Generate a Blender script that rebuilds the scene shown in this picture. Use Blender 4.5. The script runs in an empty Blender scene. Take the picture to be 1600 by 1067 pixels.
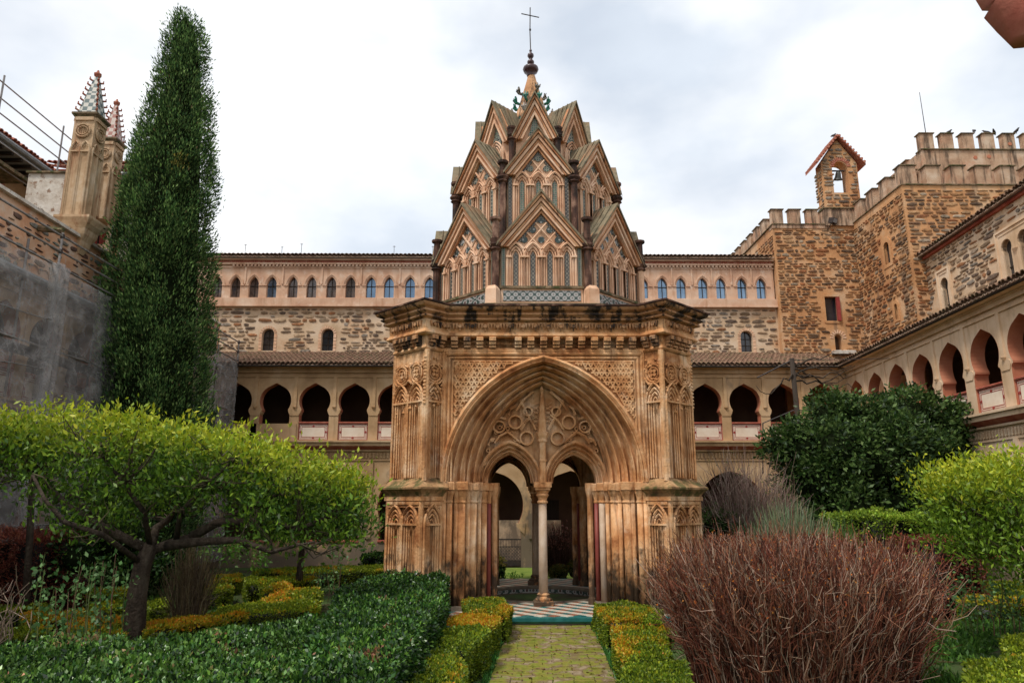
import bpy, math, random
import numpy as np
from mathutils import Vector, Matrix
from mathutils.geometry import tessellate_polygon

random.seed(7); RNG = np.random.default_rng(7)
S = bpy.context.scene
COL = S.collection
R = math.radians

# ------------------------------------------------------------------ camera
EYE = 2.4; FPX = 1122.0; PITCH = R(12.634); YAW = R(-0.51)      # yaw > 0 turns left
cam = bpy.data.cameras.new('camera'); camo = bpy.data.objects.new('camera', cam); COL.objects.link(camo)
camo.location = (0, 0, EYE); camo.rotation_euler = (math.pi/2 + PITCH, 0, YAW)
cam.sensor_width = 36; cam.lens = 36*FPX/1600; cam.clip_start = .05; cam.clip_end = 2000
S.camera = camo

# ------------------------------------------------------------------ sky and sun
SUN_EL, SUN_AZ = R(60), R(226)          # azimuth clockwise from +Y: light comes from the left, a little behind the camera
W = bpy.data.worlds.new('World'); S.world = W; W.use_nodes = True
nt = W.node_tree; N = nt.nodes; L = nt.links; N.clear()
out = N.new('ShaderNodeOutputWorld'); bg = N.new('ShaderNodeBackground'); bg.inputs[1].default_value = .1
sky = N.new('ShaderNodeTexSky'); sky.sky_type = 'NISHITA'; sky.sun_disc = False
sky.sun_elevation = SUN_EL; sky.sun_rotation = SUN_AZ; sky.air_density = 1.0; sky.dust_density = 2.0
tc = N.new('ShaderNodeTexCoord'); mp = N.new('ShaderNodeMapping'); mp.inputs['Scale'].default_value = (1, 1, 1.8)
mp.inputs['Location'].default_value = (1.55, .7, .3)
nz = N.new('ShaderNodeTexNoise'); nz.inputs['Scale'].default_value = 2.6; nz.inputs['Detail'].default_value = 6; nz.inputs['Roughness'].default_value = .5
rp = N.new('ShaderNodeValToRGB'); rp.color_ramp.elements[0].position = .36; rp.color_ramp.elements[1].position = .56
rp.color_ramp.elements[0].color = (.8, .8, .8, 1); rp.color_ramp.elements[1].color = (1, 1, 1, 1)
nz2 = N.new('ShaderNodeTexNoise'); nz2.inputs['Scale'].default_value = 3.2; nz2.inputs['Detail'].default_value = 5
rp2 = N.new('ShaderNodeValToRGB'); rp2.color_ramp.elements[0].position = .34; rp2.color_ramp.elements[1].position = .6
rp2.color_ramp.elements[0].color = (6.3, 6.9, 7.7, 1); rp2.color_ramp.elements[1].color = (9.4, 9.5, 9.6, 1)
mx = N.new('ShaderNodeMixRGB')
L.new(tc.outputs['Generated'], mp.inputs[0]); L.new(mp.outputs[0], nz.inputs[0]); L.new(mp.outputs[0], nz2.inputs[0])
L.new(nz.outputs['Fac'], rp.inputs[0]); L.new(nz2.outputs['Fac'], rp2.inputs[0])
L.new(rp.outputs[0], mx.inputs[0]); L.new(sky.outputs[0], mx.inputs[1]); L.new(rp2.outputs[0], mx.inputs[2])
L.new(mx.outputs[0], bg.inputs[0]); L.new(bg.outputs[0], out.inputs[0])
sl = bpy.data.lights.new('sun', 'SUN'); sl.energy = 2.3; sl.angle = R(10); sl.color = (1, .95, .87)
so = bpy.data.objects.new('sun', sl); COL.objects.link(so)
sd = Vector((math.sin(SUN_AZ)*math.cos(SUN_EL), math.cos(SUN_AZ)*math.cos(SUN_EL), math.sin(SUN_EL)))
so.rotation_euler = sd.to_track_quat('Z', 'Y').to_euler(); so.location = (-20, -20, 40)
S.view_settings.view_transform = 'Standard'; S.view_settings.look = 'None'
S.view_settings.exposure = 0.35; S.view_settings.gamma = 1; S.view_settings.use_curve_mapping = False
S.render.engine = 'CYCLES'
try:
    S.cycles.max_bounces = 5; S.cycles.diffuse_bounces = 3; S.cycles.glossy_bounces = 2; S.cycles.transparent_max_bounces = 10
    S.cycles.use_denoising = True
except Exception: pass

# ------------------------------------------------------------------ measuring helpers: picture point -> world point at a real distance
_f = (-math.sin(YAW)*math.cos(PITCH), math.cos(YAW)*math.cos(PITCH), math.sin(PITCH))
_r = (math.cos(YAW), math.sin(YAW), 0)
_u = (math.sin(YAW)*math.sin(PITCH), -math.cos(YAW)*math.sin(PITCH), math.cos(PITCH))
def ray(px, py):
    a = (px-800)/FPX; b = (533.5-py)/FPX
    return [_f[i]+a*_r[i]+b*_u[i] for i in range(3)]
def atY(px, py, Y):
    d = ray(px, py); t = Y/d[1]; return Vector((d[0]*t, Y, EYE+d[2]*t))
def atZ(px, py, Z):
    d = ray(px, py); t = (Z-EYE)/d[2]; return Vector((d[0]*t, d[1]*t, Z))

# ------------------------------------------------------------------ materials
MATS = {}
def mat(name, cols, scale=2.0, rough=.85, bump=.25, bscale=25, streak=None, stretch=(1, 1, 1), attr=False, spec=.3, trans=0, metal=0, dirt=None, blotch=None, bdist=.02, pos=(.32, .68)):
    m = bpy.data.materials.new(name); m.use_nodes = True; t = m.node_tree; n = t.nodes; l = t.links
    p = n['Principled BSDF']; p.inputs['Roughness'].default_value = rough; p.inputs['Specular IOR Level'].default_value = spec; p.inputs['Metallic'].default_value = metal
    g = n.new('ShaderNodeNewGeometry')
    if attr:
        a = n.new('ShaderNodeAttribute'); a.attribute_name = 'col'; c = a.outputs['Color']
        if cols:     # surface variation multiplied in
            z = n.new('ShaderNodeTexNoise'); z.inputs['Scale'].default_value = scale; z.inputs['Detail'].default_value = 6; l.new(g.outputs['Position'], z.inputs[0])
            r = n.new('ShaderNodeValToRGB'); r.color_ramp.elements[0].position = .3; r.color_ramp.elements[1].position = .7
            r.color_ramp.elements[0].color = (*cols[0], 1); r.color_ramp.elements[1].color = (*cols[-1], 1); l.new(z.outputs['Fac'], r.inputs[0])
            x = n.new('ShaderNodeMixRGB'); x.blend_type = 'MULTIPLY'; x.inputs[0].default_value = 1; l.new(c, x.inputs[1]); l.new(r.outputs[0], x.inputs[2]); c = x.outputs[0]
    else:
        v = n.new('ShaderNodeVectorMath'); v.operation = 'MULTIPLY'; v.inputs[1].default_value = stretch; l.new(g.outputs['Position'], v.inputs[0])
        z = n.new('ShaderNodeTexNoise'); z.inputs['Scale'].default_value = scale; z.inputs['Detail'].default_value = 10; z.inputs['Roughness'].default_value = .62; l.new(v.outputs[0], z.inputs[0])
        r = n.new('ShaderNodeValToRGB'); e = r.color_ramp.elements
        k = len(cols)
        for i in range(k):
            q = pos[0]+(pos[1]-pos[0])*i/max(1, k-1)
            if i < 2: e[i].position = q; e[i].color = (*cols[i], 1)
            else: ee = e.new(q); ee.color = (*cols[i], 1)
        if k == 1: e[1].color = (*cols[0], 1)
        l.new(z.outputs['Fac'], r.inputs[0]); c = r.outputs[0]
    def over(c, colr, scale, st, lo, hi, amount=1.0, mask=None):
        v = n.new('ShaderNodeVectorMath'); v.operation = 'MULTIPLY'; v.inputs[1].default_value = st; l.new(g.outputs['Position'], v.inputs[0])
        z = n.new('ShaderNodeTexNoise'); z.inputs['Scale'].default_value = scale; z.inputs['Detail'].default_value = 8; z.inputs['Roughness'].default_value = .65; l.new(v.outputs[0], z.inputs[0])
        src = z.outputs['Fac']
        if mask:    # dirt that belongs to a height band: mask=(z0,z1) fades from 1 at z0 to 0 at z1
            s = n.new('ShaderNodeSeparateXYZ'); l.new(g.outputs['Position'], s.inputs[0])
            q = n.new('ShaderNodeMapRange'); q.inputs[1].default_value = mask[0]; q.inputs[2].default_value = mask[1]; q.inputs[3].default_value = .22; q.inputs[4].default_value = -.1; l.new(s.outputs[2], q.inputs[0])
            ad = n.new('ShaderNodeMath'); ad.operation = 'ADD'; l.new(src, ad.inputs[0]); l.new(q.outputs[0], ad.inputs[1]); src = ad.outputs[0]
        q = n.new('ShaderNodeMapRange'); q.inputs[1].default_value = lo; q.inputs[2].default_value = hi; q.inputs[4].default_value = amount; l.new(src, q.inputs[0])
        x = n.new('ShaderNodeMixRGB'); l.new(q.outputs[0], x.inputs[0]); l.new(c, x.inputs[1]); x.inputs[2].default_value = (*colr, 1)
        return x.outputs[0]
    if blotch: c = over(c, blotch[0], blotch[1], (1, 1, 1), blotch[2], blotch[3], blotch[4] if len(blotch) > 4 else 1)
    if streak: c = over(c, streak[0], streak[1], (1, 1, .12), streak[2], streak[3], streak[4] if len(streak) > 4 else 1)
    if dirt: c = over(c, dirt[0], dirt[1], (1, 1, .6), .52, .68, .9, mask=dirt[2])
    l.new(c, p.inputs['Base Color'])
    if bump:
        z = n.new('ShaderNodeTexNoise'); z.inputs['Scale'].default_value = bscale; z.inputs['Detail'].default_value = 8; l.new(g.outputs['Position'], z.inputs[0])
        b = n.new('ShaderNodeBump'); b.inputs['Strength'].default_value = bump; b.inputs['Distance'].default_value = bdist; l.new(z.outputs['Fac'], b.inputs['Height']); l.new(b.outputs[0], p.inputs['Normal'])
    if trans:
        tr = n.new('ShaderNodeBsdfTranslucent'); l.new(c, tr.inputs[0]); ms = n.new('ShaderNodeMixShader'); ms.inputs[0].default_value = trans
        l.new(p.outputs[0], ms.inputs[1]); l.new(tr.outputs[0], ms.inputs[2]); l.new(ms.outputs[0], n['Material Output'].inputs[0])
    MATS[name] = m; return m

ORANGE = mat('weathered_orange_stone', [(.29, .098, .03), (.53, .245, .095), (.68, .39, .195), (.80, .56, .36)], scale=1.5, bump=.6, bscale=16, bdist=.03,
             streak=((.13, .045, .018), 5, .52, .68, .75), dirt=((.035, .028, .02), 5, (.2, 1.9)), blotch=((.74, .54, .36), 2.2, .56, .72, .7))
CORN = mat('lichen_blackened_stone', [(.30, .14, .06), (.48, .24, .11), (.58, .34, .19)], scale=1.6, bump=.7, bscale=16, bdist=.03,
           streak=((.02, .016, .014), 4, .5, .58, .95), blotch=((.025, .02, .018), 1.7, .55, .62, .85))
CAPS = mat('mossy_coping_stone', [(.05, .04, .025), (.16, .11, .06), (.3, .2, .12)], scale=4, bump=.8, bscale=20, bdist=.03, blotch=((.05, .06, .015), 5, .5, .6, .9))
CAPW = mat('mossy_ochre_cap', [(.10, .06, .03), (.36, .2, .09), (.52, .33, .17)], scale=3, bump=.6, bscale=18, blotch=((.07, .075, .02), 3.5, .48, .58, .85))
PALE = mat('pale_salmon_stone', [(.54, .28, .16), (.72, .44, .28), (.82, .58, .42)], scale=1.6, bump=.3, bscale=25, streak=((.24, .095, .045), 6, .55, .72, .6))
PALE2 = mat('moulded_gable_brick', [(.34, .12, .05), (.54, .25, .12), (.64, .38, .21)], scale=2.2, bump=.4, bscale=25, streak=((.05, .03, .022), 6, .54, .66, .8))
DARKC = mat('blackened_colonnette', [(.03, .018, .014), (.10, .045, .03), (.34, .2, .14)], scale=3.5, bump=.6, bscale=25, stretch=(1, 1, .5), pos=(.4, .66))
ROOFST = mat('lichen_roof_stone', [(.09, .08, .05), (.2, .16, .1), (.33, .26, .17)], scale=4, bump=.6, bscale=20, blotch=((.09, .085, .03), 4, .54, .66, .6), streak=((.3, .15, .08), 3, .5, .62, .6))
PLAST = mat('ochre_plaster', [(.36, .215, .105), (.52, .33, .175), (.62, .43, .26)], scale=.9, bump=.12, bscale=30, streak=((.26, .15, .07), 3, .55, .72, .6), dirt=((.14, .11, .085), 1.6, (.2, 3.0)))
PLASTR = mat('bright_plaster', [(.54, .36, .21), (.66, .47, .31), (.75, .58, .42)], scale=.9, bump=.12, bscale=30, streak=((.34, .2, .11), 3, .55, .72, .6), dirt=((.2, .15, .11), 1.6, (.2, 3.0)))
PINKP = mat('pink_plaster', [(.50, .28, .18), (.62, .39, .26), (.69, .5, .37)], scale=1.2, bump=.12, bscale=30, streak=((.34, .15, .07), 4, .52, .7, .6), blotch=((.72, .56, .44), 3, .56, .68, .7))
REDP = mat('red_painted_plaster', [(.28, .055, .035), (.40, .11, .07), (.48, .19, .12)], scale=2, bump=.1)
REVEAL = mat('red_arch_reveal', [(.42, .14, .075), (.52, .21, .12)], scale=2, bump=.1)
REDL = mat('dark_red_paint', [(.22, .03, .025), (.36, .06, .05)], scale=6, bump=0)
CREAM = mat('cream_painted_panel', [(.70, .56, .43), (.80, .70, .58)], scale=3, bump=.05)
ROSE = mat('rose_painted_panel', [(.56, .28, .2), (.64, .36, .27)], scale=3, bump=.05)
INNER = mat('shaded_brown_plaster', [(.075, .04, .025), (.13, .075, .045)], scale=1.2, bump=.1)  # gallery shade is put into the colour: plaster darkened towards black
WOODD = mat('dark_timber', [(.02, .014, .01), (.05, .035, .025)], scale=4, bump=.3, stretch=(1, 1, .2))
MORT = mat('pale_lime_mortar', [(.48, .33, .2), (.62, .45, .3), (.68, .53, .39)], scale=1.1, bump=.5, bscale=14, blotch=((.54, .3, .15), .8, .5, .66, .7))
MORTO = mat('orange_lime_mortar', [(.42, .19, .08), (.56, .29, .13), (.62, .42, .26)], scale=.7, bump=.6, bscale=12, streak=((.12, .08, .055), 1.6, .53, .66, .75))
STONE = mat('rubble_stone', [(.5, .48, .45), (1.1, 1.05, 1.0)], scale=9, bump=.7, bscale=14, attr=True, bdist=.03)
MERL = mat('plastered_merlon', [(.32, .18, .11), (.48, .31, .2), (.60, .45, .33)], scale=1.5, bump=.6, streak=((.07, .045, .03), 4, .5, .62, .85), blotch=((.5, .24, .14), 1.4, .52, .66, .6))
ROUGHW = mat('peeling_whitewash', [(.42, .34, .27), (.62, .56, .49), (.72, .68, .62)], scale=3, bump=.7, bscale=12, blotch=((.26, .15, .09), 5, .56, .62, .9))
TILER = mat('old_clay_roof_tile', [(.07, .045, .03), (.2, .11, .07), (.32, .2, .13)], scale=7, bump=.3, blotch=((.10, .10, .045), 2.5, .5, .62, .6))
TILEW = mat('pale_clay_tile_end', [(.26, .15, .10), (.5, .34, .24), (.62, .48, .37)], scale=9, bump=.2)
TILERED = mat('red_clay_roof_tile', [(.26, .07, .04), (.40, .13, .08), (.45, .26, .18)], scale=8, bump=.3)
IRON = mat('dark_iron', [(.012, .01, .01), (.05, .03, .025)], scale=12, rough=.6, bump=.1, spec=.5)
STEEL = mat('galvanised_scaffold_steel', [(.16, .14, .13), (.34, .32, .31)], scale=8, rough=.5, bump=.05, spec=.5, metal=.3)
GUTTER = mat('grey_gutter', [(.20, .21, .22), (.3, .31, .32)], scale=5, rough=.5, bump=0)
BRONZE = mat('bell_bronze', [(.02, .022, .02), (.06, .06, .05)], scale=9, rough=.5, bump=.1, spec=.6)
MORTP = mat('orange_pink_mortar', [(.50, .22, .11), (.62, .34, .2), (.66, .48, .35)], scale=1.3, bump=.7, bscale=10, blotch=((.62, .52, .44), 2.5, .55, .66, .8))
PINN = mat('buff_streaked_stone', [(.36, .22, .12), (.52, .36, .22), (.62, .48, .34)], scale=2, bump=.3, streak=((.30, .13, .06), 6, .52, .66, .8))
GLASS = mat('sky_tinted_window_glass', [(.10, .17, .26), (.22, .33, .46)], scale=1.1, rough=.12, bump=0, spec=.8, metal=.55)  # blue of the reflected sky is put into the base colour
GLASSM = mat('brownish_reflection_glass', [(.05, .035, .03), (.16, .12, .10), (.05, .06, .08)], scale=3.5, rough=.15, bump=0, spec=.7, metal=.2)  # dark, uneven reflections of the left panes are put into the colour
GLASSD = mat('dark_window_glass', [(.015, .015, .018), (.04, .04, .045)], scale=2, rough=.15, bump=0, spec=.7)
BOWL = mat('maroon_finial_glaze', [(.035, .012, .014), (.07, .025, .025)], scale=5, rough=.35, bump=.05, spec=.5)
GREENC = mat('green_glazed_ceramic', [(.01, .13, .09), (.03, .22, .15)], scale=9, rough=.25, bump=.1, spec=.6)
WHITEC = mat('worn_white_ceramic', [(.2, .16, .13), (.5, .46, .42)], scale=9, rough=.5, bump=.2)
REDCOL = mat('red_marble_shaft', [(.17, .03, .025), (.28, .07, .05)], scale=3, rough=.5, bump=.1, streak=((.4, .25, .2), 4, .58, .7, .6))
WHCOL = mat('pale_marble_shaft', [(.36, .24, .15), (.50, .36, .25), (.58, .46, .36)], scale=2, rough=.6, bump=.2, streak=((.3, .2, .15), 5, .55, .7, .5))
SOIL = mat('garden_soil', [(.03, .02, .012), (.05, .045, .018), (.045, .085, .018), (.09, .14, .03)], scale=.7, bump=.8, bscale=18, bdist=.05)
LAWN = mat('lawn_green', [(.08, .14, .02), (.15, .21, .03), (.2, .25, .05)], scale=2, bump=.6, bscale=60)
MOSSY = mat('mossy_joint_bed', [(.06, .05, .02), (.12, .14, .02), (.2, .22, .03)], scale=5, bump=.6, bscale=30)
PAVER = mat('mossy_paving_brick', [(.13, .135, .014), (.20, .185, .025), (.15, .10, .05), (.29, .22, .14)], scale=3.2, bump=.6, bscale=30, pos=(.38, .62), blotch=((.16, .2, .02), 7, .52, .6, .8))
TWHITE = mat('white_floor_tile', [(.5, .44, .36), (.66, .6, .5)], scale=5, rough=.3, bump=.05)
TTEAL = mat('teal_floor_tile', [(.01, .09, .09), (.03, .17, .16)], scale=5, rough=.3, bump=.05)
TRED = mat('terracotta_floor_tile', [(.22, .08, .045), (.34, .14, .08)], scale=5, rough=.35, bump=.05)
WATER = mat('dark_basin_water', [(.02, .025, .012), (.04, .045, .02)], scale=2, rough=.08, bump=.05, bscale=5, spec=.6)
BASIN = mat('basin_stone', [(.10, .08, .06), (.22, .17, .12)], scale=4, bump=.3)
BARK = mat('dark_bark', [(.02, .013, .009), (.05, .033, .022), (.09, .07, .05)], scale=7, bump=1, bscale=20, stretch=(1, 1, .3), bdist=.04)
LEAF = mat('leaf', None, attr=True, rough=.45, bump=0, spec=.28, trans=.32)
LEAFG = mat('glossy_leaf', None, attr=True, rough=.34, bump=0, spec=.4, trans=.16)
LEAFD = mat('needle_foliage', None, attr=True, rough=.8, bump=0, spec=.1, trans=.15)
TWIG = mat('bare_twig', None, attr=True, rough=.8, bump=0, spec=.2)
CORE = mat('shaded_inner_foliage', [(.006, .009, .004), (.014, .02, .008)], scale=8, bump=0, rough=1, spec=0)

def tile_mat(name, a, b, c, sc):
    m = bpy.data.materials.new(name); m.use_nodes = True; t = m.node_tree; n = t.nodes; l = t.links; p = n['Principled BSDF']; p.inputs['Roughness'].default_value = .35
    tcn = n.new('ShaderNodeTexCoord'); v = n.new('ShaderNodeTexVoronoi'); v.inputs['Scale'].default_value = sc; v.inputs['Randomness'].default_value = 0
    mpn = n.new('ShaderNodeMapping'); mpn.inputs['Rotation'].default_value = (0, R(45), 0)
    l.new(tcn.outputs['Object'], mpn.inputs[0]); l.new(mpn.outputs[0], v.inputs[0])
    r = n.new('ShaderNodeValToRGB'); e = r.color_ramp.elements; r.color_ramp.interpolation = 'CONSTANT'
    e[0].color = (*a, 1); e[1].position = .3; e[1].color = (*b, 1); x = e.new(.52); x.color = (*c, 1)
    l.new(v.outputs['Distance'], r.inputs[0])
    z = n.new('ShaderNodeTexNoise'); z.inputs['Scale'].default_value = 4; l.new(tcn.outputs['Object'], z.inputs[0])
    q = n.new('ShaderNodeMixRGB'); q.blend_type = 'MULTIPLY'; q.inputs[0].default_value = .45; l.new(r.outputs[0], q.inputs[1]); l.new(z.outputs['Fac'], q.inputs[2])
    l.new(q.outputs[0], p.inputs['Base Color']); MATS[name] = m; return m
AZB = tile_mat('black_white_glazed_tile', (.32, .27, .2), (.02, .025, .03), (.4, .34, .26), 14)
AZG = tile_mat('green_white_glazed_tile', (.015, .14, .08), (.36, .32, .25), (.03, .05, .04), 14)
AZP = tile_mat('star_pattern_tile_panel', (.12, .06, .05), (.46, .44, .42), (.05, .08, .07), 8)
def checker_mat(name, a, b, sc):
    m = bpy.data.materials.new(name); m.use_nodes = True; t = m.node_tree; n = t.nodes; l = t.links; p = n['Principled BSDF']; p.inputs['Roughness'].default_value = .4
    tcn = n.new('ShaderNodeTexCoord'); v = n.new('ShaderNodeTexChecker'); v.inputs['Scale'].default_value = sc; v.inputs[1].default_value = (*a, 1); v.inputs[2].default_value = (*b, 1)
    ad = n.new('ShaderNodeVectorMath'); ad.inputs[1].default_value = (.013, .013, .013); l.new(tcn.outputs['Object'], ad.inputs[0]); l.new(ad.outputs[0], v.inputs[0]); l.new(v.outputs[0], p.inputs['Base Color']); return m
CHECK = checker_mat('checkered_spire_tile', (.5, .48, .42), (.05, .09, .09), 7.5)
CHECKR = checker_mat('red_white_spire_tile', (.5, .42, .36), (.3, .1, .07), 7.5)

# scaffold netting: woven fabric that lets part of what lies behind it through
NET = bpy.data.materials.new('grey_debris_netting'); NET.use_nodes = True
_t = NET.node_tree; _n = _t.nodes; _l = _t.links; _p = _n['Principled BSDF']; _p.inputs['Roughness'].default_value = .8
_g = _n.new('ShaderNodeNewGeometry'); _z = _n.new('ShaderNodeTexNoise'); _z.inputs['Scale'].default_value = 3.4; _z.inputs['Detail'].default_value = 12; _z.inputs['Roughness'].default_value = .75; _z.inputs['Distortion'].default_value = .6; _l.new(_g.outputs['Position'], _z.inputs[0])
_r1 = _n.new('ShaderNodeValToRGB'); _r1.color_ramp.elements[0].position = .35; _r1.color_ramp.elements[1].position = .7; _r1.color_ramp.elements[0].color = (.24, .225, .22, 1); _r1.color_ramp.elements[1].color = (.50, .47, .45, 1)
_l.new(_z.outputs['Fac'], _r1.inputs[0]); _l.new(_r1.outputs[0], _p.inputs['Base Color'])
_tr = _n.new('ShaderNodeBsdfTransparent'); _ms = _n.new('ShaderNodeMixShader')
_m2 = _n.new('ShaderNodeMapRange'); _m2.inputs[1].default_value = .35; _m2.inputs[2].default_value = .65; _m2.inputs[3].default_value = .72; _m2.inputs[4].default_value = .45; _l.new(_z.outputs['Fac'], _m2.inputs[0])
_l.new(_m2.outputs[0], _ms.inputs[0]); _l.new(_p.outputs[0], _ms.inputs[1]); _l.new(_tr.outputs[0], _ms.inputs[2]); _l.new(_ms.outputs[0], _n['Material Output'].inputs[0])

# ------------------------------------------------------------------ mesh helpers
def tag(o, label=None, cat=None, group=None, kind=None):
    if label: o['label'] = label
    if cat: o['category'] = cat
    if group: o['group'] = group
    if kind: o['kind'] = kind
    return o
def empty(name, loc=(0, 0, 0), rz=0, label=None, cat=None, group=None):
    o = bpy.data.objects.new(name, None); COL.objects.link(o); o.location = loc; o.rotation_euler = (0, 0, rz); o.empty_display_size = .2
    return tag(o, label, cat, group)
def copy_tree(o, parent=None):
    c = o.copy(); COL.objects.link(c)
    if parent: c.parent = parent
    for ch in list(o.children): copy_tree(ch, c)
    return c

class MB:
    def __init__(s): s.v = []; s.f = []; s.m = []; s.c = []; s.M = None; s.mi = 0; s.col = None; s.sm = []; s.smooth = False
    def add(s, vs, fs):
        b = len(s.v)
        if s.M is not None: vs = [tuple(s.M @ Vector(v)) for v in vs]
        s.v += [tuple(v) for v in vs]
        for f in fs: s.f.append(tuple(b+i for i in f)); s.m.append(s.mi); s.c.append(s.col); s.sm.append(s.smooth)
    def box(s, x0, x1, y0, y1, z0, z1):
        s.add([(x0,y0,z0),(x1,y0,z0),(x1,y1,z0),(x0,y1,z0),(x0,y0,z1),(x1,y0,z1),(x1,y1,z1),(x0,y1,z1)],
              [(0,3,2,1),(4,5,6,7),(0,1,5,4),(1,2,6,5),(2,3,7,6),(3,0,4,7)])
    def bbox(s, x0, x1, y0, y1, z0, z1, b=.01):      # box with a bevelled top
        s.add([(x0,y0,z0),(x1,y0,z0),(x1,y1,z0),(x0,y1,z0),(x0,y0,z1-b),(x1,y0,z1-b),(x1,y1,z1-b),(x0,y1,z1-b),(x0+b,y0+b,z1),(x1-b,y0+b,z1),(x1-b,y1-b,z1),(x0+b,y1-b,z1)],
              [(0,1,5,4),(1,2,6,5),(2,3,7,6),(3,0,4,7),(4,5,9,8),(5,6,10,9),(6,7,11,10),(7,4,8,11),(8,9,10,11)])
    def plate(s, outer, holes, y0, y1, back=True):   # outline in (x,z), front face at y0, back at y1
        polys = [[Vector((x, z, 0)) for x, z in outer]]+[[Vector((x, z, 0)) for x, z in h] for h in holes]
        tris = tessellate_polygon(polys); pts = [p for q in ([outer]+list(holes)) for p in q]; n = len(pts)
        vs = [(x, y0, z) for x, z in pts]+[(x, y1, z) for x, z in pts]; fs = []
        for a, b, c in tris:
            (ax, az), (bx, bz), (cx, cz) = pts[a], pts[b], pts[c]
            if (bx-ax)*(cz-az)-(bz-az)*(cx-ax) < 0: b, c = c, b
            fs.append((a, b, c))
            if back: fs.append((a+n, c+n, b+n))
        k = 0
        for q in [outer]+list(holes):
            m = len(q)
            for i in range(m): j = (i+1) % m; fs.append((k+i, k+j, k+j+n, k+i+n))
            k += m
        s.add(vs, fs)
    def lathe(s, prof, cx=0, cy=0, n=12, a0=0, a1=2*math.pi, rot=0, cap=True):
        full = abs(a1-a0-2*math.pi) < 1e-4; k = n if full else n+1; vs = []
        for r, z in prof:
            for i in range(k): a = a0+(a1-a0)*i/n+rot; vs.append((cx+r*math.cos(a), cy+r*math.sin(a), z))
        fs = []
        for j in range(len(prof)-1):
            for i in range(n): i2 = (i+1) % k; fs.append((j*k+i, j*k+i2, (j+1)*k+i2, (j+1)*k+i))
        if full and cap: fs.append(tuple(range(k))[::-1]); fs.append(tuple((len(prof)-1)*k+i for i in range(k)))
        s.add(vs, fs)
    def tube(s, pts, r, n=6, r1=None):
        pts = [Vector(p) for p in pts]; vs = []; K = len(pts)
        for i, p in enumerate(pts):
            d = (pts[min(i+1, K-1)]-pts[max(i-1, 0)]).normalized(); u = d.orthogonal().normalized() if abs(d.z) > .9 else d.cross(Vector((0, 0, 1))).normalized(); w = d.cross(u)
            rr = r[i] if isinstance(r, (list, tuple)) else (r if r1 is None else r+(r1-r)*i/(K-1))
            for j in range(n): a = 2*math.pi*j/n; vs.append(tuple(p+u*math.cos(a)*rr+w*math.sin(a)*rr))
        fs = [(i*n+j, i*n+(j+1) % n, (i+1)*n+(j+1) % n, (i+1)*n+j) for i in range(K-1) for j in range(n)]
        fs += [tuple(range(n))[::-1], tuple((K-1)*n+j for j in range(n))]
        s.add(vs, fs)
    def curves(s, rows):           # skin a list of equally long point rows
        k = len(rows[0]); vs = [p for r in rows for p in r]
        s.add(vs, [(j*k+i, j*k+i+1, (j+1)*k+i+1, (j+1)*k+i) for j in range(len(rows)-1) for i in range(k-1)])
    def build(s, name, mats, parent=None, kind=None, label=None):
        me = bpy.data.meshes.new(name); me.from_pydata(s.v, [], s.f)
        if not isinstance(mats, (list, tuple)): mats = [mats]
        for m in mats: me.materials.append(m)
        if len(mats) > 1: me.polygons.foreach_set('material_index', s.m)
        if any(s.sm): me.polygons.foreach_set('use_smooth', s.sm)
        if any(c is not None for c in s.c):
            a = me.attributes.new('col', 'FLOAT_COLOR', 'FACE'); arr = np.array([(c if c is not None else (.3, .3, .3))+(1,) for c in s.c], 'f'); a.data.foreach_set('color', arr.ravel())
        me.update(); o = bpy.data.objects.new(name, me); COL.objects.link(o)
        if parent: o.parent = parent
        return tag(o, label, kind=kind)
def part(name, m, parent, fn, kind=None, label=None):
    b = MB(); fn(b); return b.build(name, m, parent, kind, label)

def pointed(a, rise, n=10, cx=0, z0=0):           # pointed arch from left spring to right spring, (x,z)
    k = (rise*rise-a*a)/(2*a); Rr = a+k; pts = []
    if k >= 0: th1 = math.atan2(rise, k)
    else: th1 = math.atan2(rise, k)
    for i in range(n+1):
        t = th1*i/n; pts.append((-(Rr*math.cos(t)-k), Rr*math.sin(t)))
    pts += [(-x, z) for x, z in pts[-2::-1]]
    return [(cx+x, z0+z) for x, z in pts]
def arch_sweep(b, prof, cx=0, z0=0, n=10, foot=None):   # prof: (half width, rise, y) triples; foot: depth of straight legs below the spring
    rows = []
    for a, rise, y in prof:
        p = pointed(a, rise, n, cx, z0)
        if foot is not None: p = [(cx-a, z0-foot)]+p+[(cx+a, z0-foot)]
        rows.append([(x, y, z) for x, z in p])
    b.curves(rows)
def moulding(a0, r0, y0, a1, r1, y1, n=4, amp=.05):  # n rolls and hollows between two edges
    out = []
    for i in range(n):
        t0, t1 = i/n, (i+1)/n
        for s_, q in ((0, 0), (.12, .9), (.3, 1.25), (.48, .9), (.56, 0), (.62, -.55), (.8, -.95), (.97, -.5)):
            t = t0+(t1-t0)*s_; out.append((a0+(a1-a0)*t, r0+(r1-r0)*t, y0+(y1-y0)*t-q*amp))
    out.append((a1, r1, y1)); return out
def ring_path(poly, off):                        # mitred outward offset of a closed ccw outline
    n = len(poly); out = []
    for i in range(n):
        p0, p1, p2 = Vector(poly[i-1]), Vector(poly[i]), Vector(poly[(i+1) % n])
        d1 = (p1-p0).normalized(); d2 = (p2-p1).normalized(); n1 = Vector((d1.y, -d1.x)); n2 = Vector((d2.y, -d2.x))
        m = (n1+n2); m = m/max(.2, m.dot(n1)); out.append(tuple(p1+m*off))
    return out
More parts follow.
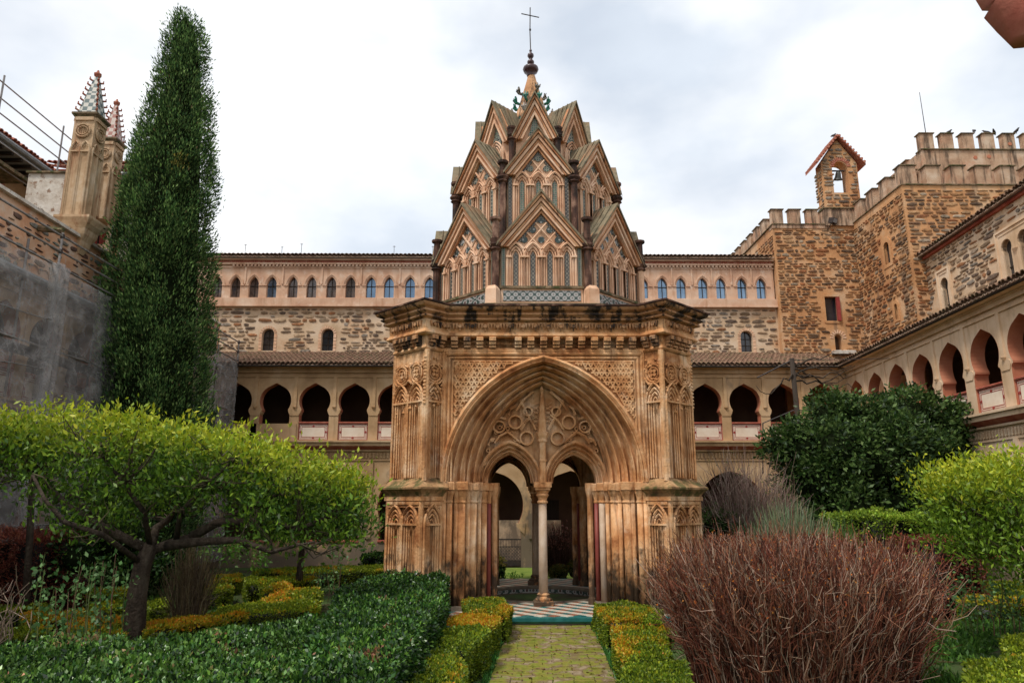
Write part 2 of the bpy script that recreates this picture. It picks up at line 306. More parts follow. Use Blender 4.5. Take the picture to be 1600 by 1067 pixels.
def ring(b, poly, prof, close=False):
    rows = []
    for off, z in prof: q = ring_path(poly, off); rows.append([(x, y, z) for x, y in q+[q[0]]])
    b.curves(rows)
    if close:
        for off, z in (prof[-1],): q = ring_path(poly, off); b.add([(x, y, z) for x, y in q], [tuple(range(len(q)))])

# ------------------------------------------------------------------ foliage helpers (numpy)
def fast_mesh(name, verts, quads, mats, cols=None, parent=None, smooth=False, midx=None):
    me = bpy.data.meshes.new(name); nv, nf = len(verts), len(quads); k = quads.shape[1]
    me.vertices.add(nv); me.vertices.foreach_set('co', verts.astype('f').ravel())
    me.loops.add(nf*k); me.loops.foreach_set('vertex_index', quads.astype('i').ravel())
    me.polygons.add(nf); me.polygons.foreach_set('loop_start', np.arange(0, nf*k, k, dtype='i'))
    for m in (mats if isinstance(mats, (list, tuple)) else [mats]): me.materials.append(m)
    if midx is not None: me.polygons.foreach_set('material_index', midx.astype('i'))
    if smooth: me.polygons.foreach_set('use_smooth', np.ones(nf, bool))
    me.update(calc_edges=True)
    if cols is not None:
        a = me.attributes.new('col', 'FLOAT_COLOR', 'FACE'); c = np.ones((nf, 4), 'f'); c[:, :3] = cols; a.data.foreach_set('color', c.ravel())
    o = bpy.data.objects.new(name, me); COL.objects.link(o)
    if parent: o.parent = parent
    return o
def unit(a): return a/np.maximum(np.linalg.norm(a, axis=1, keepdims=True), 1e-9)
def leaf_geo(P, Nrm, size, aspect=.45, spread=.6, up=0.0):
    n = len(P); d = unit(Nrm+RNG.normal(0, spread, (n, 3))+np.array([0, 0, up])); w = unit(np.cross(d, RNG.normal(0, 1, (n, 3))))
    s = (size*RNG.uniform(.65, 1.35, n))[:, None] if np.isscalar(size) else size[:, None]
    nn = np.cross(d, w)
    v = np.stack([P, P+d*s*.5+w*s*aspect*.5+nn*s*.08, P+d*s, P+d*s*.5-w*s*aspect*.5+nn*s*.08], 1).reshape(-1, 3)
    q = np.arange(4*n).reshape(n, 4)
    return v, q
def palette(n, cols, w=None, jit=.18):
    cols = np.array(cols); i = RNG.choice(len(cols), n, p=None if w is None else np.array(w)/sum(w))
    return cols[i]*RNG.uniform(1-jit, 1+jit, (n, 1))*RNG.uniform(.94, 1.06, (n, 3))
def vnoise(P, sc, seed=0):
    q = P*sc+seed*17.3; i = np.floor(q).astype(int); f = q-i; f = f*f*(3-2*f); r = 0
    def h(x, y, z): 
        n = (x*374761393+y*668265263+z*1274126177+seed*97) & 0x7fffffff; n = (n ^ (n >> 13))*1103515245 & 0x7fffffff; return (n & 0xffff)/65535.
    for dx in (0, 1):
        for dy in (0, 1):
            for dz in (0, 1):
                wgt = (f[:, 0] if dx else 1-f[:, 0])*(f[:, 1] if dy else 1-f[:, 1])*(f[:, 2] if dz else 1-f[:, 2]); r = r+wgt*h(i[:, 0]+dx, i[:, 1]+dy, i[:, 2]+dz)
    return r
def sticks(paths, r0, r1, cols, sides=3):         # paths N x K x 3 -> thin tapering twigs
    Nn, K, _ = paths.shape; d = np.zeros_like(paths); d[:, 1:-1] = paths[:, 2:]-paths[:, :-2]; d[:, 0] = paths[:, 1]-paths[:, 0]; d[:, -1] = paths[:, -1]-paths[:, -2]
    d /= np.maximum(np.linalg.norm(d, axis=2, keepdims=True), 1e-9); ref = np.tile(RNG.normal(0, 1, (Nn, 1, 3)), (1, K, 1)); u = np.cross(d, ref); u /= np.maximum(np.linalg.norm(u, axis=2, keepdims=True), 1e-9); w = np.cross(d, u)
    r0 = np.broadcast_to(np.asarray(r0, float), (Nn,)); r1 = np.broadcast_to(np.asarray(r1, float), (Nn,))
    rr = (r0[:, None]*(1-np.linspace(0, 1, K))+r1[:, None]*np.linspace(0, 1, K))[:, :, None]
    V = np.stack([paths+rr*(u*math.cos(2*math.pi*j/sides)+w*math.sin(2*math.pi*j/sides)) for j in range(sides)], 2)     # N K S 3
    base = (np.arange(Nn)*K*sides)[:, None, None]; kk = (np.arange(K-1)*sides)[None, :, None]; jj = np.arange(sides)[None, None, :]; j2 = (jj+1) % sides
    Q = np.stack([base+kk+jj, base+kk+j2, base+kk+sides+j2, base+kk+sides+jj], -1).reshape(-1, 4)
    return V.reshape(-1, 3), Q, np.repeat(cols, (K-1)*sides, axis=0)
def merge(parts_):      # [(v,q,c,mi)]
    V, Q, C, I = [], [], [], []; b = 0
    for v, q, c, mi in parts_: V.append(v); Q.append(q+b); C.append(c); I.append(np.full(len(q), mi)); b += len(v)
    return np.concatenate(V), np.concatenate(Q), np.concatenate(C), np.concatenate(I)

# ================================================================== GROUND, PATH
def sheet(name, x0, x1, y0, y1, z, m, n=1):
    b = MB()
    b.add([(x0, y0, z), (x1, y0, z), (x1, y1, z), (x0, y1, z)], [(0, 1, 2, 3)]); return tag(b.build(name, m), kind='structure')
sheet('ground', -400, 400, -300, 700, 0, SOIL)
sheet('lawn', -3.6, 5.6, 23.0, 28.25, .01, LAWN)
path = tag(empty('path', (0, 0, 0)), kind='structure')
def pth(y): t = (y-10.8)/4.4; return -.2+.26*t, 1.54+.2*t
b = MB(); l0, r0 = pth(3); l1, r1 = pth(15.2)
b.add([(l0, 3, .006), (r0, 3, .006), (r1, 15.2, .006), (l1, 15.2, .006)], [(0, 1, 2, 3)]); b.build('joint_bed', MOSSY, path)
pav = []
for i in range(8):
    b = MB(); b.bbox(-.5, .5, -.5, .5, 0, 1, .0); me = None
    j = lambda a=.04: random.uniform(-a, a)
    b = MB(); v = [(-.5+j(), -.5+j(), 0), (.5+j(), -.5+j(), 0), (.5+j(), .5+j(), 0), (-.5+j(), .5+j(), 0)]
    top = [(x*.965, y*.93, 1+j(.15)) for x, y, z in v]; mid = [(x, y, .8) for x, y, z in v]
    b.add(v+mid+top, [(0, 1, 5, 4), (1, 2, 6, 5), (2, 3, 7, 6), (3, 0, 4, 7), (4, 5, 9, 8), (5, 6, 10, 9), (6, 7, 11, 10), (7, 4, 8, 11), (8, 9, 10, 11)])
    o = b.build('paving_brick', PAVER, path); pav.append(o.data)
    bpy.data.objects.remove(o)
rows = []; y = 9.6; k = 0
while y < 15.12:
    l, r = pth(y); nb = 6; w = (r-l)/nb; off = (k % 2)*.5*w if (k//3) % 2 else 0
    for i in range(nb+1):
        x0 = max(l, l+i*w-off); x1 = min(r, l+(i+1)*w-off)
        if x1-x0 > .08: rows.append(((x0+x1)/2, y+.065, x1-x0, .13))
    y += .133; k += 1
for i, (x, y, w, h) in enumerate(rows):
    if i >= 300: break
    o = bpy.data.objects.new('paving_brick', random.choice(pav)); COL.objects.link(o); o.parent = path
    o.location = (x, y, .004); o.scale = (w-.012, h-.01, .024+random.uniform(-.006, .006)); o.rotation_euler = (random.uniform(-.02, .02), random.uniform(-.01, .01), 0)

# ================================================================== THE PAVILION
CX, CY = .85, 18.9
tmp = empty('fountain_pavilion', (CX, CY, 0), 0, 'orange stone fountain pavilion with pointed arch and stepped spire, centre of the garden', 'pavilion')
H = 3.05
OUT = [(-2.24, -H), (2.24, -H), (2.61, -3.42), (3.42, -2.61), (H, -2.24), (H, 2.24), (3.42, 2.61), (2.61, 3.42), (2.24, H), (-2.24, H), (-2.61, 3.42), (-3.42, 2.61), (-H, 2.24), (-H, -2.24), (-3.42, -2.61), (-2.61, -3.42)]
# platform with tiled floor and round basin
b = MB()
sq = [(-3.75, -3.75), (3.75, -3.75), (3.75, 3.75), (-3.75, 3.75)]
BR = 1.55; circ = [(BR*math.cos(t*math.pi/16), BR*math.sin(t*math.pi/16)) for t in range(32)]
b.M = Matrix(((1, 0, 0, 0), (0, 0, -1, 0), (0, 1, 0, 0), (0, 0, 0, 1)))      # plate() works in x,z: lay it down
b.M = Matrix(((1, 0, 0, 0), (0, 0, 1, 0), (0, -1, 0, 0), (0, 0, 0, 1)))
b.plate(sq, [circ], -.168, -.0)
b.build('platform', BASIN, tmp)
b = MB(); ring(b, sq, [(.02, .06), (.05, .10), (.05, .165), (.0, .172), (-.14, .173)]); b.build('teal_tile_edging', TTEAL, tmp)
tiles = []; ts = .25
for i in range(-22, 23):
    for j in range(-22, 23):
        x = (i+j)*ts*.7071/1.0*.75; y = (i-j)*ts*.7071*.75
        if max(abs(x), abs(y)) < 3.6 and x*x+y*y > (BR+.16)**2: tiles.append((y, x, (i+2*j) % 4))
tiles.sort()
hs = ts*.75*.5*1.414*.98
tmesh = []
for m in (TWHITE, TTEAL, TRED):
    b = MB(); e = hs*.95; b.add([(0, -hs, 0), (hs, 0, 0), (0, hs, 0), (-hs, 0, 0), (0, -e, .012), (e, 0, .012), (0, e, .012), (-e, 0, .012)], [(0, 1, 5, 4), (1, 2, 6, 5), (2, 3, 7, 6), (3, 0, 4, 7), (4, 5, 6, 7)])
    o = b.build('floor_tile', m); tmesh.append(o.data); bpy.data.objects.remove(o)
rest = [MB(), MB(), MB()]
for i, (y, x, c) in enumerate(tiles):
    c = {0: 0, 1: 1, 2: 0, 3: 2}[c]
    if i < 300:
        o = bpy.data.objects.new('floor_tile', tmesh[c]); COL.objects.link(o); o.parent = tmp; o.location = (x, y, .168)
    else: rest[c].M = Matrix.Translation((x, y, .168)); rest[c].add([v.co for v in tmesh[c].vertices], [tuple(p.vertices) for p in tmesh[c].polygons])
big = MB()
for c in range(3):
    big.mi = c; big.M = None; big.add(rest[c].v, rest[c].f)
big.build('floor_tiling', [TWHITE, TTEAL, TRED], tmp, kind='stuff')
part('basin_rim', BASIN, tmp, lambda b: b.lathe([(BR-.02, -.2), (BR-.02, .16), (BR, .2), (BR+.12, .2), (BR+.14, .165)], n=48, cap=False))
part('basin_tile_band', AZP, tmp, lambda b: b.lathe([(BR-.03, .03), (BR-.03, .12)], n=48, cap=False))
part('basin_water', WATER, tmp, lambda b: b.add([(x, y, -.02) for x, y in circ], [tuple(range(32))]))
part('fountain_jet_base', BASIN, tmp, lambda b: b.lathe([(.16, -.2), (.12, .0), (.05, .04), (.04, .12), (.07, .15)], n=12))

# ---- one side of the pavilion; the other three are copies turned by 90 degrees
SIDE = []
def sp(name, m, fn, sub=None, kind=None, label=None):
    o = part(name, m, sub or tmp, fn, kind, label)
    if sub is None: SIDE.append(o)
    return o
SP = 2.84                              # spring height
A0, R0 = 2.17, 2.68                    # outer edge of the great arch
A1, R1 = 1.45, 2.24                    # inner edge
YF, YI = -H, -2.15                     # wall face, tympanum face
prof = [(A0+.10, R0+.12, YF-.0), (A0+.10, R0+.12, YF-.05), (A0+.05, R0+.06, YF-.10), (A0, R0, YF-.06)] + moulding(A0, R0, YF-.03, A1, R1, YI, 5, .085)
sp('archivolt', ORANGE, lambda b: arch_sweep(b, prof, 0, SP, 14))
# spandrel wall: frame rectangle minus arch
def spandrel(b, hw=2.3, zt=5.62, y0=YF, y1=YF+.3, a=A0+.06, r=R0+.07):
    arc = pointed(a, r, 20, 0, SP); b.plate([(-hw, SP), (-a, SP)]+arc[1:-1]+[(a, SP), (hw, SP), (hw, 6.2), (-hw, 6.2)], [], y0, y1)
sp('spandrel_wall', ORANGE, spandrel)
def frame(b):
    for s_, x in ((-1, -2.2), (1, 2.2)):
        for q, (dx, rr) in enumerate(((0, .035), (.09, .03), (.17, .022))): b.tube([(x-s_*dx, YF-.02, SP), (x-s_*dx, YF-.02, 5.66-dx)], rr, 6)
    for dz, rr in ((0, .045), (.09, .03), (.17, .022)): b.tube([(-2.2+dz, YF-.02, 5.66-dz), (2.2-dz, YF-.02, 5.66-dz)], rr, 6)
    b.box(-2.24, 2.24, YF-.05, YF, 5.70, 5.76)
sp('spandrel_frame', ORANGE, frame)
def inspandrel(x, z, m=0): 
    if abs(x) > 1.99+m or z > 5.46+m or z < SP+.1: return False
    k = ((R0+.16)**2-(A0+.14)**2)/(2*(A0+.14)); return (abs(x)+k)**2+(z-SP)**2 > (A0+.14+k)**2 if z > SP else abs(x) > A0
def lattice(b):
    st = .128
    for ang in (0, 60, 120):
        ca, sa = math.cos(R(ang)), math.sin(R(ang)); t = -8.
        while t < 8:
            run = None; s_ = -8.
            while s_ < 8:
                x, z = s_*ca-t*sa, 4.2+s_*sa+t*ca; ok = inspandrel(x, z)
                if ok and run is None: run = s_
                if (not ok) and run is not None:
                    if s_-run > .05:
                        m = (s_+run)/2; x, z = m*ca-t*sa, 4.2+m*sa+t*ca
                        b.M = Matrix.Translation((x, YF-.012, z)) @ Matrix.Rotation(-R(ang), 4, 'Y'); hl = (s_-run)/2
                        b.box(-hl, hl, -.045, .016, -.016, .016)
                    run = None
                s_ += .03
            t += .105
    b.M = None
sp('pierced_star_lattice', ORANGE, lattice, kind='stuff')
def disc(b, x, z, r, y=YF-.03, t=.03, n=16):
    b.plate([(x+r*math.cos(2*math.pi*i/n), z+r*math.sin(2*math.pi*i/n)) for i in range(n)], [], y, y+t)
def annulus(b, x, z, r, w=.03, y=YF-.03, t=.03, n=16):
    b.plate([(x+r*math.cos(2*math.pi*i/n), z+r*math.sin(2*math.pi*i/n)) for i in range(n)], [[(x+(r-w)*math.cos(2*math.pi*i/n), z+(r-w)*math.sin(2*math.pi*i/n)) for i in range(n)]], y, y+t)
for x, z, r in ((-1.78, 5.28, .2), (-1.28, 5.3, .12), (-1.8, 4.82, .13), (1.72, 5.26, .25), (1.3, 5.33, .1), (1.8, 4.82, .14), (1.84, 4.45, .09), (-1.85, 4.42, .08)):
    sp('plaster_medallion', ORANGE, lambda b: (disc(b, x, z, r-.02, YF-.035), annulus(b, x, z, r, .03, YF-.05, .05)))
# tympanum with two lancets
LX, LA, LR = .76, .5, .66
def tymp(b):
    arc = pointed(A1, R1, 20, 0, SP)
    holes = []
    def lanc(cx): return pointed(LA+.17, LR+.22, 10, cx, SP)
    l_, r_ = lanc(-LX), lanc(LX)
    outer = arc[:]                                 # left to right over the top, then back below along both lancets
    low = [(x, z) for x, z in r_ if x > .09 and x < A1-.01 or z > SP+.4][::-1]+[(.0, SP)]+[(x, z) for x, z in l_ if x < -.09 and x > -A1+.01 or z > SP+.4][::-1]
    b.plate([(x, z) for x, z in outer]+[(x, z+.001) for x, z in low], [], YI+.12, YI+.25)
sp('tympanum', ORANGE, tymp)
for s_ in (-1, 1):
    pr = [(LA+.24, LR+.31, YI+.05), (LA+.24, LR+.31, YI-.03)]+moulding(LA+.21, LR+.27, YI-.03, LA, LR, YI+.3, 3, .04)+[(LA, LR, YI+.55)]
    sp('lancet_arch', ORANGE, lambda b: arch_sweep(b, pr, s_*LX, SP, 12))
def trac(b):
    for s_ in (-1, 1):
        for x, z, r in ((.36, 3.86, .17), (.62, 4.23, .17), (1.0, 4.12, .15), (.33, 4.48, .12)): annulus(b, s_*x, z, r, .04, YI-.03, .15, 18)
        for (x0, z0, x1, z1) in ((.14, 4.05, .5, 4.75), (.5, 4.05, .2, 4.4), (.5, 3.75, .82, 4.02), (.78, 4.4, .62, 4.62), (.84, 4.3, 1.05, 4.3), (.2, 4.95, .6, 4.5), (1.1, 3.85, 1.25, 3.7), (.82, 4.0, 1.1, 3.75), (1.15, 4.1, 1.3, 3.8)):
            b.tube([(s_*x0, YI+.02, z0), (s_*(x0+x1)/2+s_*.03, YI+.0, (z0+z1)/2+.03), (s_*x1, YI+.02, z1)], .034, 5)
        for k in range(9):
            t = k/8; x = .62+.72*t; z = 3.75+.42*math.sin(t*3.1)+.05-.55*t*t; annulus(b, s_*x, z+.02, .05, .022, YI+.0, .12, 8)
sp('tympanum_tracery', ORANGE, trac, kind='stuff')
sp('tracery_grille', ORANGE, lambda b: [b.tube([(x-.1, YI+.045, 4.2+k*.1), (x+.1, YI+.045, 4.2+k*.1+.1*q)], .012, 4) for x in (-.14, .14) for k in range(5) for q in (1, -1)])
pin = sp('tympanum_pinnacle', ORANGE, lambda b: (b.lathe([(.09, SP), (.085, 3.3), (.1, 3.34), (.085, 3.38), (.085, 3.74), (.12, 3.78), (.11, 3.84), (.14, 3.9), (.15, 3.98), (.11, 4.0), (.035, 4.93), (.055, 4.97), (.04, 5.02), (.01, 5.08)], 0, YI-.04, 8)))
# central column
def column(cx, cy, zb, zt, r, m, mcap, capr=.2, side=True, basem=None):
    c = part('column', m, tmp, lambda b: (setattr(b, 'smooth', True), b.lathe([(r*1.04, zb), (r*.97, (zb+zt)/2), (r*.92, zt)], cx, cy, 16)))
    part('capital', mcap, c, lambda b: (b.lathe([(r*.95, zt-.02), (r*1.2, zt+.0), (r*1.2, zt+.03), (r*.95, zt+.05), (r*1.05, zt+.1), (r*1.5, zt+.17), (r*1.25, zt+.2), (capr*.95, zt+.27)], cx, cy, 12), b.box(cx-capr, cx+capr, cy-capr, cy+capr, zt+.28, zt+.34), b.box(cx-capr-.03, cx+capr+.03, cy-capr-.03, cy+capr+.03, zt+.34, SP+.02)))
    part('base', basem or mcap, c, lambda b: (b.lathe([(r*1.9, zb-.02), (r*1.9, zb+.03), (r*1.5, zb+.06), (r*1.3, zb+.09), (r*1.5, zb+.12), (r*1.05, zb+.16)], cx, cy, 16), b.bbox(cx-r*2.2, cx+r*2.2, cy-r*2.2, cy+r*2.2, .17, zb-.01, .02)))
    if side: SIDE.append(c)
    return c
column(0, -2.06, .29, 2.40, .1, WHCOL, ORANGE, .17)
# jamb shafts
for s_ in (-1, 1):
    for i, (x, y, r, mm) in enumerate(((2.17, -3.03, .045, ORANGE), (2.06, -2.99, .065, ORANGE), (1.93, -2.87, .05, ORANGE), (1.81, -2.82, .09, ORANGE), (1.68, -2.66, .055, ORANGE), (1.57, -2.58, .09, ORANGE), (1.44, -2.40, .05, ORANGE), (1.34, -2.24, .075, ORANGE if s_ < 0 else WHCOL), (1.23, -2.07, .055, REDCOL))):
        c = part('jamb_shaft', mm, tmp, lambda b: (setattr(b, 'smooth', True), b.lathe([(r, .17), (r, 2.42)], s_*x, y, 12))); SIDE.append(c)
        part('capital', ORANGE, c, lambda b: (b.lathe([(r, 2.38), (r*1.25, 2.41), (r*1.0, 2.45), (r*1.15, 2.52), (r*1.5, 2.6), (r*1.6, 2.66)], s_*x, y, 10), b.bbox(s_*x-r*1.35-.02, s_*x+r*1.35+.02, y-r*1.5-.02, y+.14, 2.66+.01*(i % 2), SP+.01-.015*(i % 3), .015)))
    def jamb(b):      # the stepped wall the shafts stand against
        xs = [(2.24, -2.98), (2.13, -2.92), (2.10, -2.80), (1.98, -2.78), (1.95, -2.66), (1.78, -2.60), (1.74, -2.46), (1.62, -2.44), (1.58, -2.24), (1.46, -2.22), (1.42, -2.06), (1.3, -2.02), (1.28, -1.9), (2.3, -1.9)]
        vs = [(s_*x, y, z) for z in (.17, SP) for x, y in xs]; n = len(xs); fs = [(i, i+1, n+i+1, n+i) for i in range(n-1)]
        b.add(vs, fs)
        for k in range(3): b.tube([(s_*(2.2-.05*k), -3.06+.02*k, .17), (s_*(2.2-.05*k), -3.06+.02*k, 2.6)], .018, 5)
    sp('stepped_jamb', ORANGE, jamb)
    sp('jamb_plinth', BASIN, lambda b: b.plate([(s_*1.15, .17), (s_*2.3, .17), (s_*2.3, .27), (s_*1.15, .27)], [], -3.0, -1.9))
    def flutes(b):
        for k, (y, r) in enumerate(((-1.7, .1), (-1.45, .07), (-1.22, .1), (-1.0, .07))): b.lathe([(r*1.3, .17), (r*1.3, .3), (r, .34), (r, 2.5), (r*1.6, 2.7), (r*1.6, 2.84)], s_*(1.35+.2*k), y-.1, 8)
    sp('inner_fluting', ORANGE, flutes)
# wall behind the jambs and over the tympanum (inner face)
def innerwall(b):
    holes = [[(s_*LX-LA, .2)]+pointed(LA, LR, 10, s_*LX, SP)[0:]+[(s_*LX+LA, .2)] for s_ in (-1, 1)]
    arc = pointed(1.26, 1.5, 12, 0, SP)
    b.plate([(-2.6, .17), (-1.26, .17)]+arc+[(1.26, .17), (2.6, .17), (2.6, 5.9), (-2.6, 5.9)], [], -1.9, -1.75)
sp('inner_wall', ORANGE, innerwall)
# cornice pieces of one side
def modil(b, x, y):

    for k, (z0, z1, d) in enumerate(((5.93, 6.02, .17), (5.86, 5.925, .12), (5.79, 5.855, .075))): b.bbox(x-.075, x+.075, y-d, y+.02, z0, z1, .012)
NM = 15
for i in range(NM):
    if i == 4: continue
    x = -2.0+4.0*i/(NM-1)
    sp('corbel', ORANGE if 1 < i < 14 else CORN, lambda b: modil(b, x, YF-.02))
def balus(b):
    n = 62
    for i in range(n):
        x = -2.2+4.4*(i+.5)/n
        if i % 4 == 0: b.tube([(x, YF-.14, 6.27), (x, YF-.17, 6.27)], .045, 8); b.box(x-.012, x+.012, YF-.14, YF-.1, 6.17, 6.24)
        else: b.add([(x-.03, YF-.15, 6.34), (x+.03, YF-.15, 6.34), (x, YF-.15, 6.2), (x-.03, YF-.1, 6.34), (x+.03, YF-.1, 6.34), (x, YF-.1, 6.2)], [(0, 1, 2), (0, 2, 5, 3), (2, 1, 4, 5), (3, 5, 4)])
sp('frieze_carving', CORN, balus, kind='stuff')

# ---- a gothic blind panel in relief on a flat face: u to the right, z up, y outward = negative
def ribs(b, us, z0, z1, r, y=0, n=5):
    for u in us: b.tube([(u, y, z0), (u, y, z1)], r, n)
def relief(b, u0, u1, z0, zs, n, r=.022, y=0, rise=None, sill=True):
    w = (u1-u0)/n
    for i in range(n):
        a = u0+w*i; c = a+w/2
        rs = rise or w*.9
        for k, (q, rr, yy) in enumerate(((0, r*1.3, -.025), (.27, r*1.1, -.005), (.5, r*.95, .01), (.74, r*.7, .02))):
            hw = w/2*(1-q); p = pointed(hw, rs*(1-q), 7, c, zs); b.tube([(x, y+yy, z) for x, z in p], rr*(1 if i % 2 else .985), 5)
            b.tube([(c-hw, y+yy, z0), (c-hw, y+yy, zs)], rr, 5)
            if k or i == n-1: b.tube([(c+hw, y+yy, z0), (c+hw, y+yy, zs)], rr, 5)
        if sill: b.box(a, a+w, y-.05, y+.0, zs-.02, zs+.02)
def face_M(p0, p1, inset=0):     # face running p0 -> p1 (outside on the right-hand side of the walk when seen from above, i.e. -y local)
    d = Vector((p1[0]-p0[0], p1[1]-p0[1], 0)); Ln = d.length; d.normalize(); n = Vector((-d.y, d.x, 0)); m = Vector((p0[0]+p1[0], p0[1]+p1[1], 0))*.5
    return Matrix(((d.x, n.x, 0, m.x), (d.y, n.y, 0, m.y), (0, 0, 1, 0), (0, 0, 0, 1))), Ln
def buttress(parent):
    # modelled for the corner between the front and the left side
    P0, P1, P2, P3 = (-H-.0, -2.24), (-3.42, -2.61), (-2.61, -3.42), (-2.24, -H)
    def outl(g): 
        q = [(-2.0, -2.0), P0, P1, P2, P3]; return q
    core = lambda b, off, z0, z1: (lambda q: b.add([(x, y, z) for z in (z0, z1) for x, y in q], [tuple(range(5))[::-1], tuple(range(5, 10))]+[(i, (i+1) % 5, 5+(i+1) % 5, 5+i) for i in range(5)]))(ring_path(outl(0), off))
    bt = part('corner_buttress', ORANGE, parent, lambda b: (core(b, -.11, 2.8, 5.02), core(b, -.03, 5.02, 6.1)))
    pd = part('pedestal', ORANGE, bt, lambda b: (core(b, -.05, .0, 2.5), core(b, .05, 2.3, 2.5), core(b, .09, .0, .3), core(b, .08, 2.44, 2.53)))
    part('weathered_cap', CAPW, bt, lambda b: [ring(b, outl(0), [(.06, 2.53), (.08, 2.58), (.14, 2.65), (.18, 2.68), (.18, 2.72), (.08, 2.79), (-.03, 2.9)])])
    def facing(b, up):
        for (a, c, n, sh) in ((P1, P2, 2, 0), (P2, P3, 1, 0), (P0, P1, 1, 0)):
            M_, Ln = face_M(a, c); off = -.035 if up else -.05
            b.M = M_ @ Matrix.Translation((0, 0, 0)); hw = Ln/2-.035
            if up:
                relief(b, -hw, hw, 2.92, 4.56, n, .024, .02, .42 if n == 2 else .42)
                for i in range(n):
                    w = 2*hw/n; c0 = -hw+w*(i+.5)
                    for rr, tr in ((.2, .028), (.13, .02)): b.tube([(c0+rr*math.cos(t*math.pi/8)*.95, .0, 5.2+rr*math.sin(t*math.pi/8)) for t in range(17)], tr, 5)
                    for t in range(4): b.lathe([(.04, 0), (.045, .03)], 0, 0, 6) if False else b.tube([(c0+.06*math.cos(t*1.57+.78), .0, 5.2+.06*math.sin(t*1.57+.78)), (c0+.06*math.cos(t*1.57+.78), -.03, 5.2+.06*math.sin(t*1.57+.78))], .04, 6)
                    for sg in (-1, 1): b.tube([(c0, 0, 4.96), (c0+sg*w*.3, -.01, 4.98), (c0+sg*w*.48, 0, 5.06)], .022, 5); b.tube([(c0+sg*.1, 0, 5.42), (c0+sg*w*.45, -.01, 5.36)], .02, 5)
                for k in range(22):       # crumbling carved foliage round the openings
                    u = random.uniform(-hw, hw); z = random.choice([random.uniform(5.3, 5.55), random.uniform(4.85, 5.1), random.uniform(4.3, 5.5)]) ; s_ = random.uniform(.02, .045)
                    b.lathe([(s_*.2, z-s_), (s_, z-.3*s_), (s_*.8, z+.5*s_), (s_*.1, z+s_)], u, .0, 5)
            else:
                relief(b, -hw, hw, .3, 1.95, n, .026, -.035, .38 if n == 2 else .42)
                b.box(-hw-.02, hw+.02, -.075, -.03, 2.36, 2.42)
                for i in range(n):
                    w = 2*hw/n; c0 = -hw+w*(i+.5)
                    for sg in (-1, 1): b.tube([(c0, -.05, 2.3), (c0+sg*w*.5, -.05, 2.02)] if False else [(c0+sg*w*.02, -.05, 2.33), (c0+sg*w*.5, -.05, 2.35)], .015, 4)
        b.M = None
    part('panel_relief', ORANGE, bt, lambda b: facing(b, True)); part('pedestal_relief', ORANGE, bt, lambda b: facing(b, False))
    def edge(b):
        for k in range(34):
            z = 2.95+k*.078
            b.M = Matrix.Translation((P2[0]-.0, P2[1], z)) @ Matrix.Rotation(random.uniform(0, 3), 4, 'Z')
            if z > 4.5: b.lathe([(.0, -.035), (.045, -.01), (.04, .02), (.0, .035)], 0, 0, 5)
        b.M = None; [b.tube([(P_[0]*.988, P_[1]*.988, 2.85), (P_[0]*.988, P_[1]*.988, 5.7)], .062, 8) for P_ in (P1, P2)]; [b.tube([(P_[0], P_[1], 2.85), (P_[0], P_[1], 5.7)], .04, 8) for P_ in (P0, P3)]
    part('corner_beading', ORANGE, bt, edge)
    part('pedestal_corner', ORANGE, pd, lambda b: [b.tube([(P_[0]*1.004, P_[1]*1.004, .2), (P_[0]*1.004, P_[1]*1.004, 2.5)], .055, 8) for P_ in (P0, P1, P2, P3)])
    for (a, c, ks) in ((P1, P2, (-.36, -.12, .12, .36)), (P2, P3, (-.12, .12)), (P0, P1, (-.12, .12))):
        M_, Ln = face_M(a, c)
        for u in ks:
            bb = MB(); bb.M = M_ @ Matrix.Translation((u, 0, 0)); modil(bb, 0, -.0); bb.build('corbel', CORN, bt)
    def fr(b):
        for (a, c, n) in ((P1, P2, 13), (P2, P3, 6), (P0, P1, 6)):
            M_, Ln = face_M(a, c); b.M = M_
            for i in range(n):
                x = -Ln/2+Ln*(i+.5)/n
                if i % 3 == 1: b.tube([(x, -.11, 6.27), (x, -.16, 6.27)], .045, 8)
                else: b.add([(x-.03, -.15, 6.34), (x+.03, -.15, 6.34), (x, -.15, 6.2), (x-.03, -.1, 6.34), (x+.03, -.1, 6.34), (x, -.1, 6.2)], [(0, 1, 2), (0, 2, 5, 3), (2, 1, 4, 5), (3, 5, 4)])
        b.M = None
    part('frieze_carving', CORN, bt, fr, kind='stuff')
    return bt
SIDE.append(buttress(tmp))
for q in (1, 2, 3):
    for o in SIDE:
        c = copy_tree(o, tmp); c.matrix_basis = Matrix.Rotation(q*math.pi/2, 4, 'Z')
part('cornice', CORN, tmp, lambda b: ring(b, OUT, [(.1, 6.37), (.14, 6.385), (.2, 6.41), (.2, 6.44), (.16, 6.455), (.17, 6.47), (.25, 6.52), (.25, 6.55), (.21, 6.565), (.22, 6.58), (.31, 6.62), (.34, 6.66), (.34, 6.685)]))
part('cornice_ledge', DARKC, tmp, lambda b: ring(b, OUT, [(.33, 6.685), (.375, 6.695), (.38, 6.73), (.05, 6.79), (-.35, 6.86)]))
part('corbel_table', ORANGE, tmp, lambda b: ring(b, OUT, [(-.0, 5.70), (.03, 5.74), (.02, 5.78), (.0, 5.8), (.0, 6.02), (.12, 6.03), (.15, 6.06), (.12, 6.12), (.09, 6.15), (.1, 6.37)]))
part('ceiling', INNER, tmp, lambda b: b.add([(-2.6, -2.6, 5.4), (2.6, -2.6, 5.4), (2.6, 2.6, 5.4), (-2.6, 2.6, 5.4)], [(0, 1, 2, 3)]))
part('roof_slab', CAPS, tmp, lambda b: b.lathe([(3.7, 6.74), (3.3, 6.86), (2.9, 6.96), (.5, 7.0)], n=8, rot=math.pi/8))

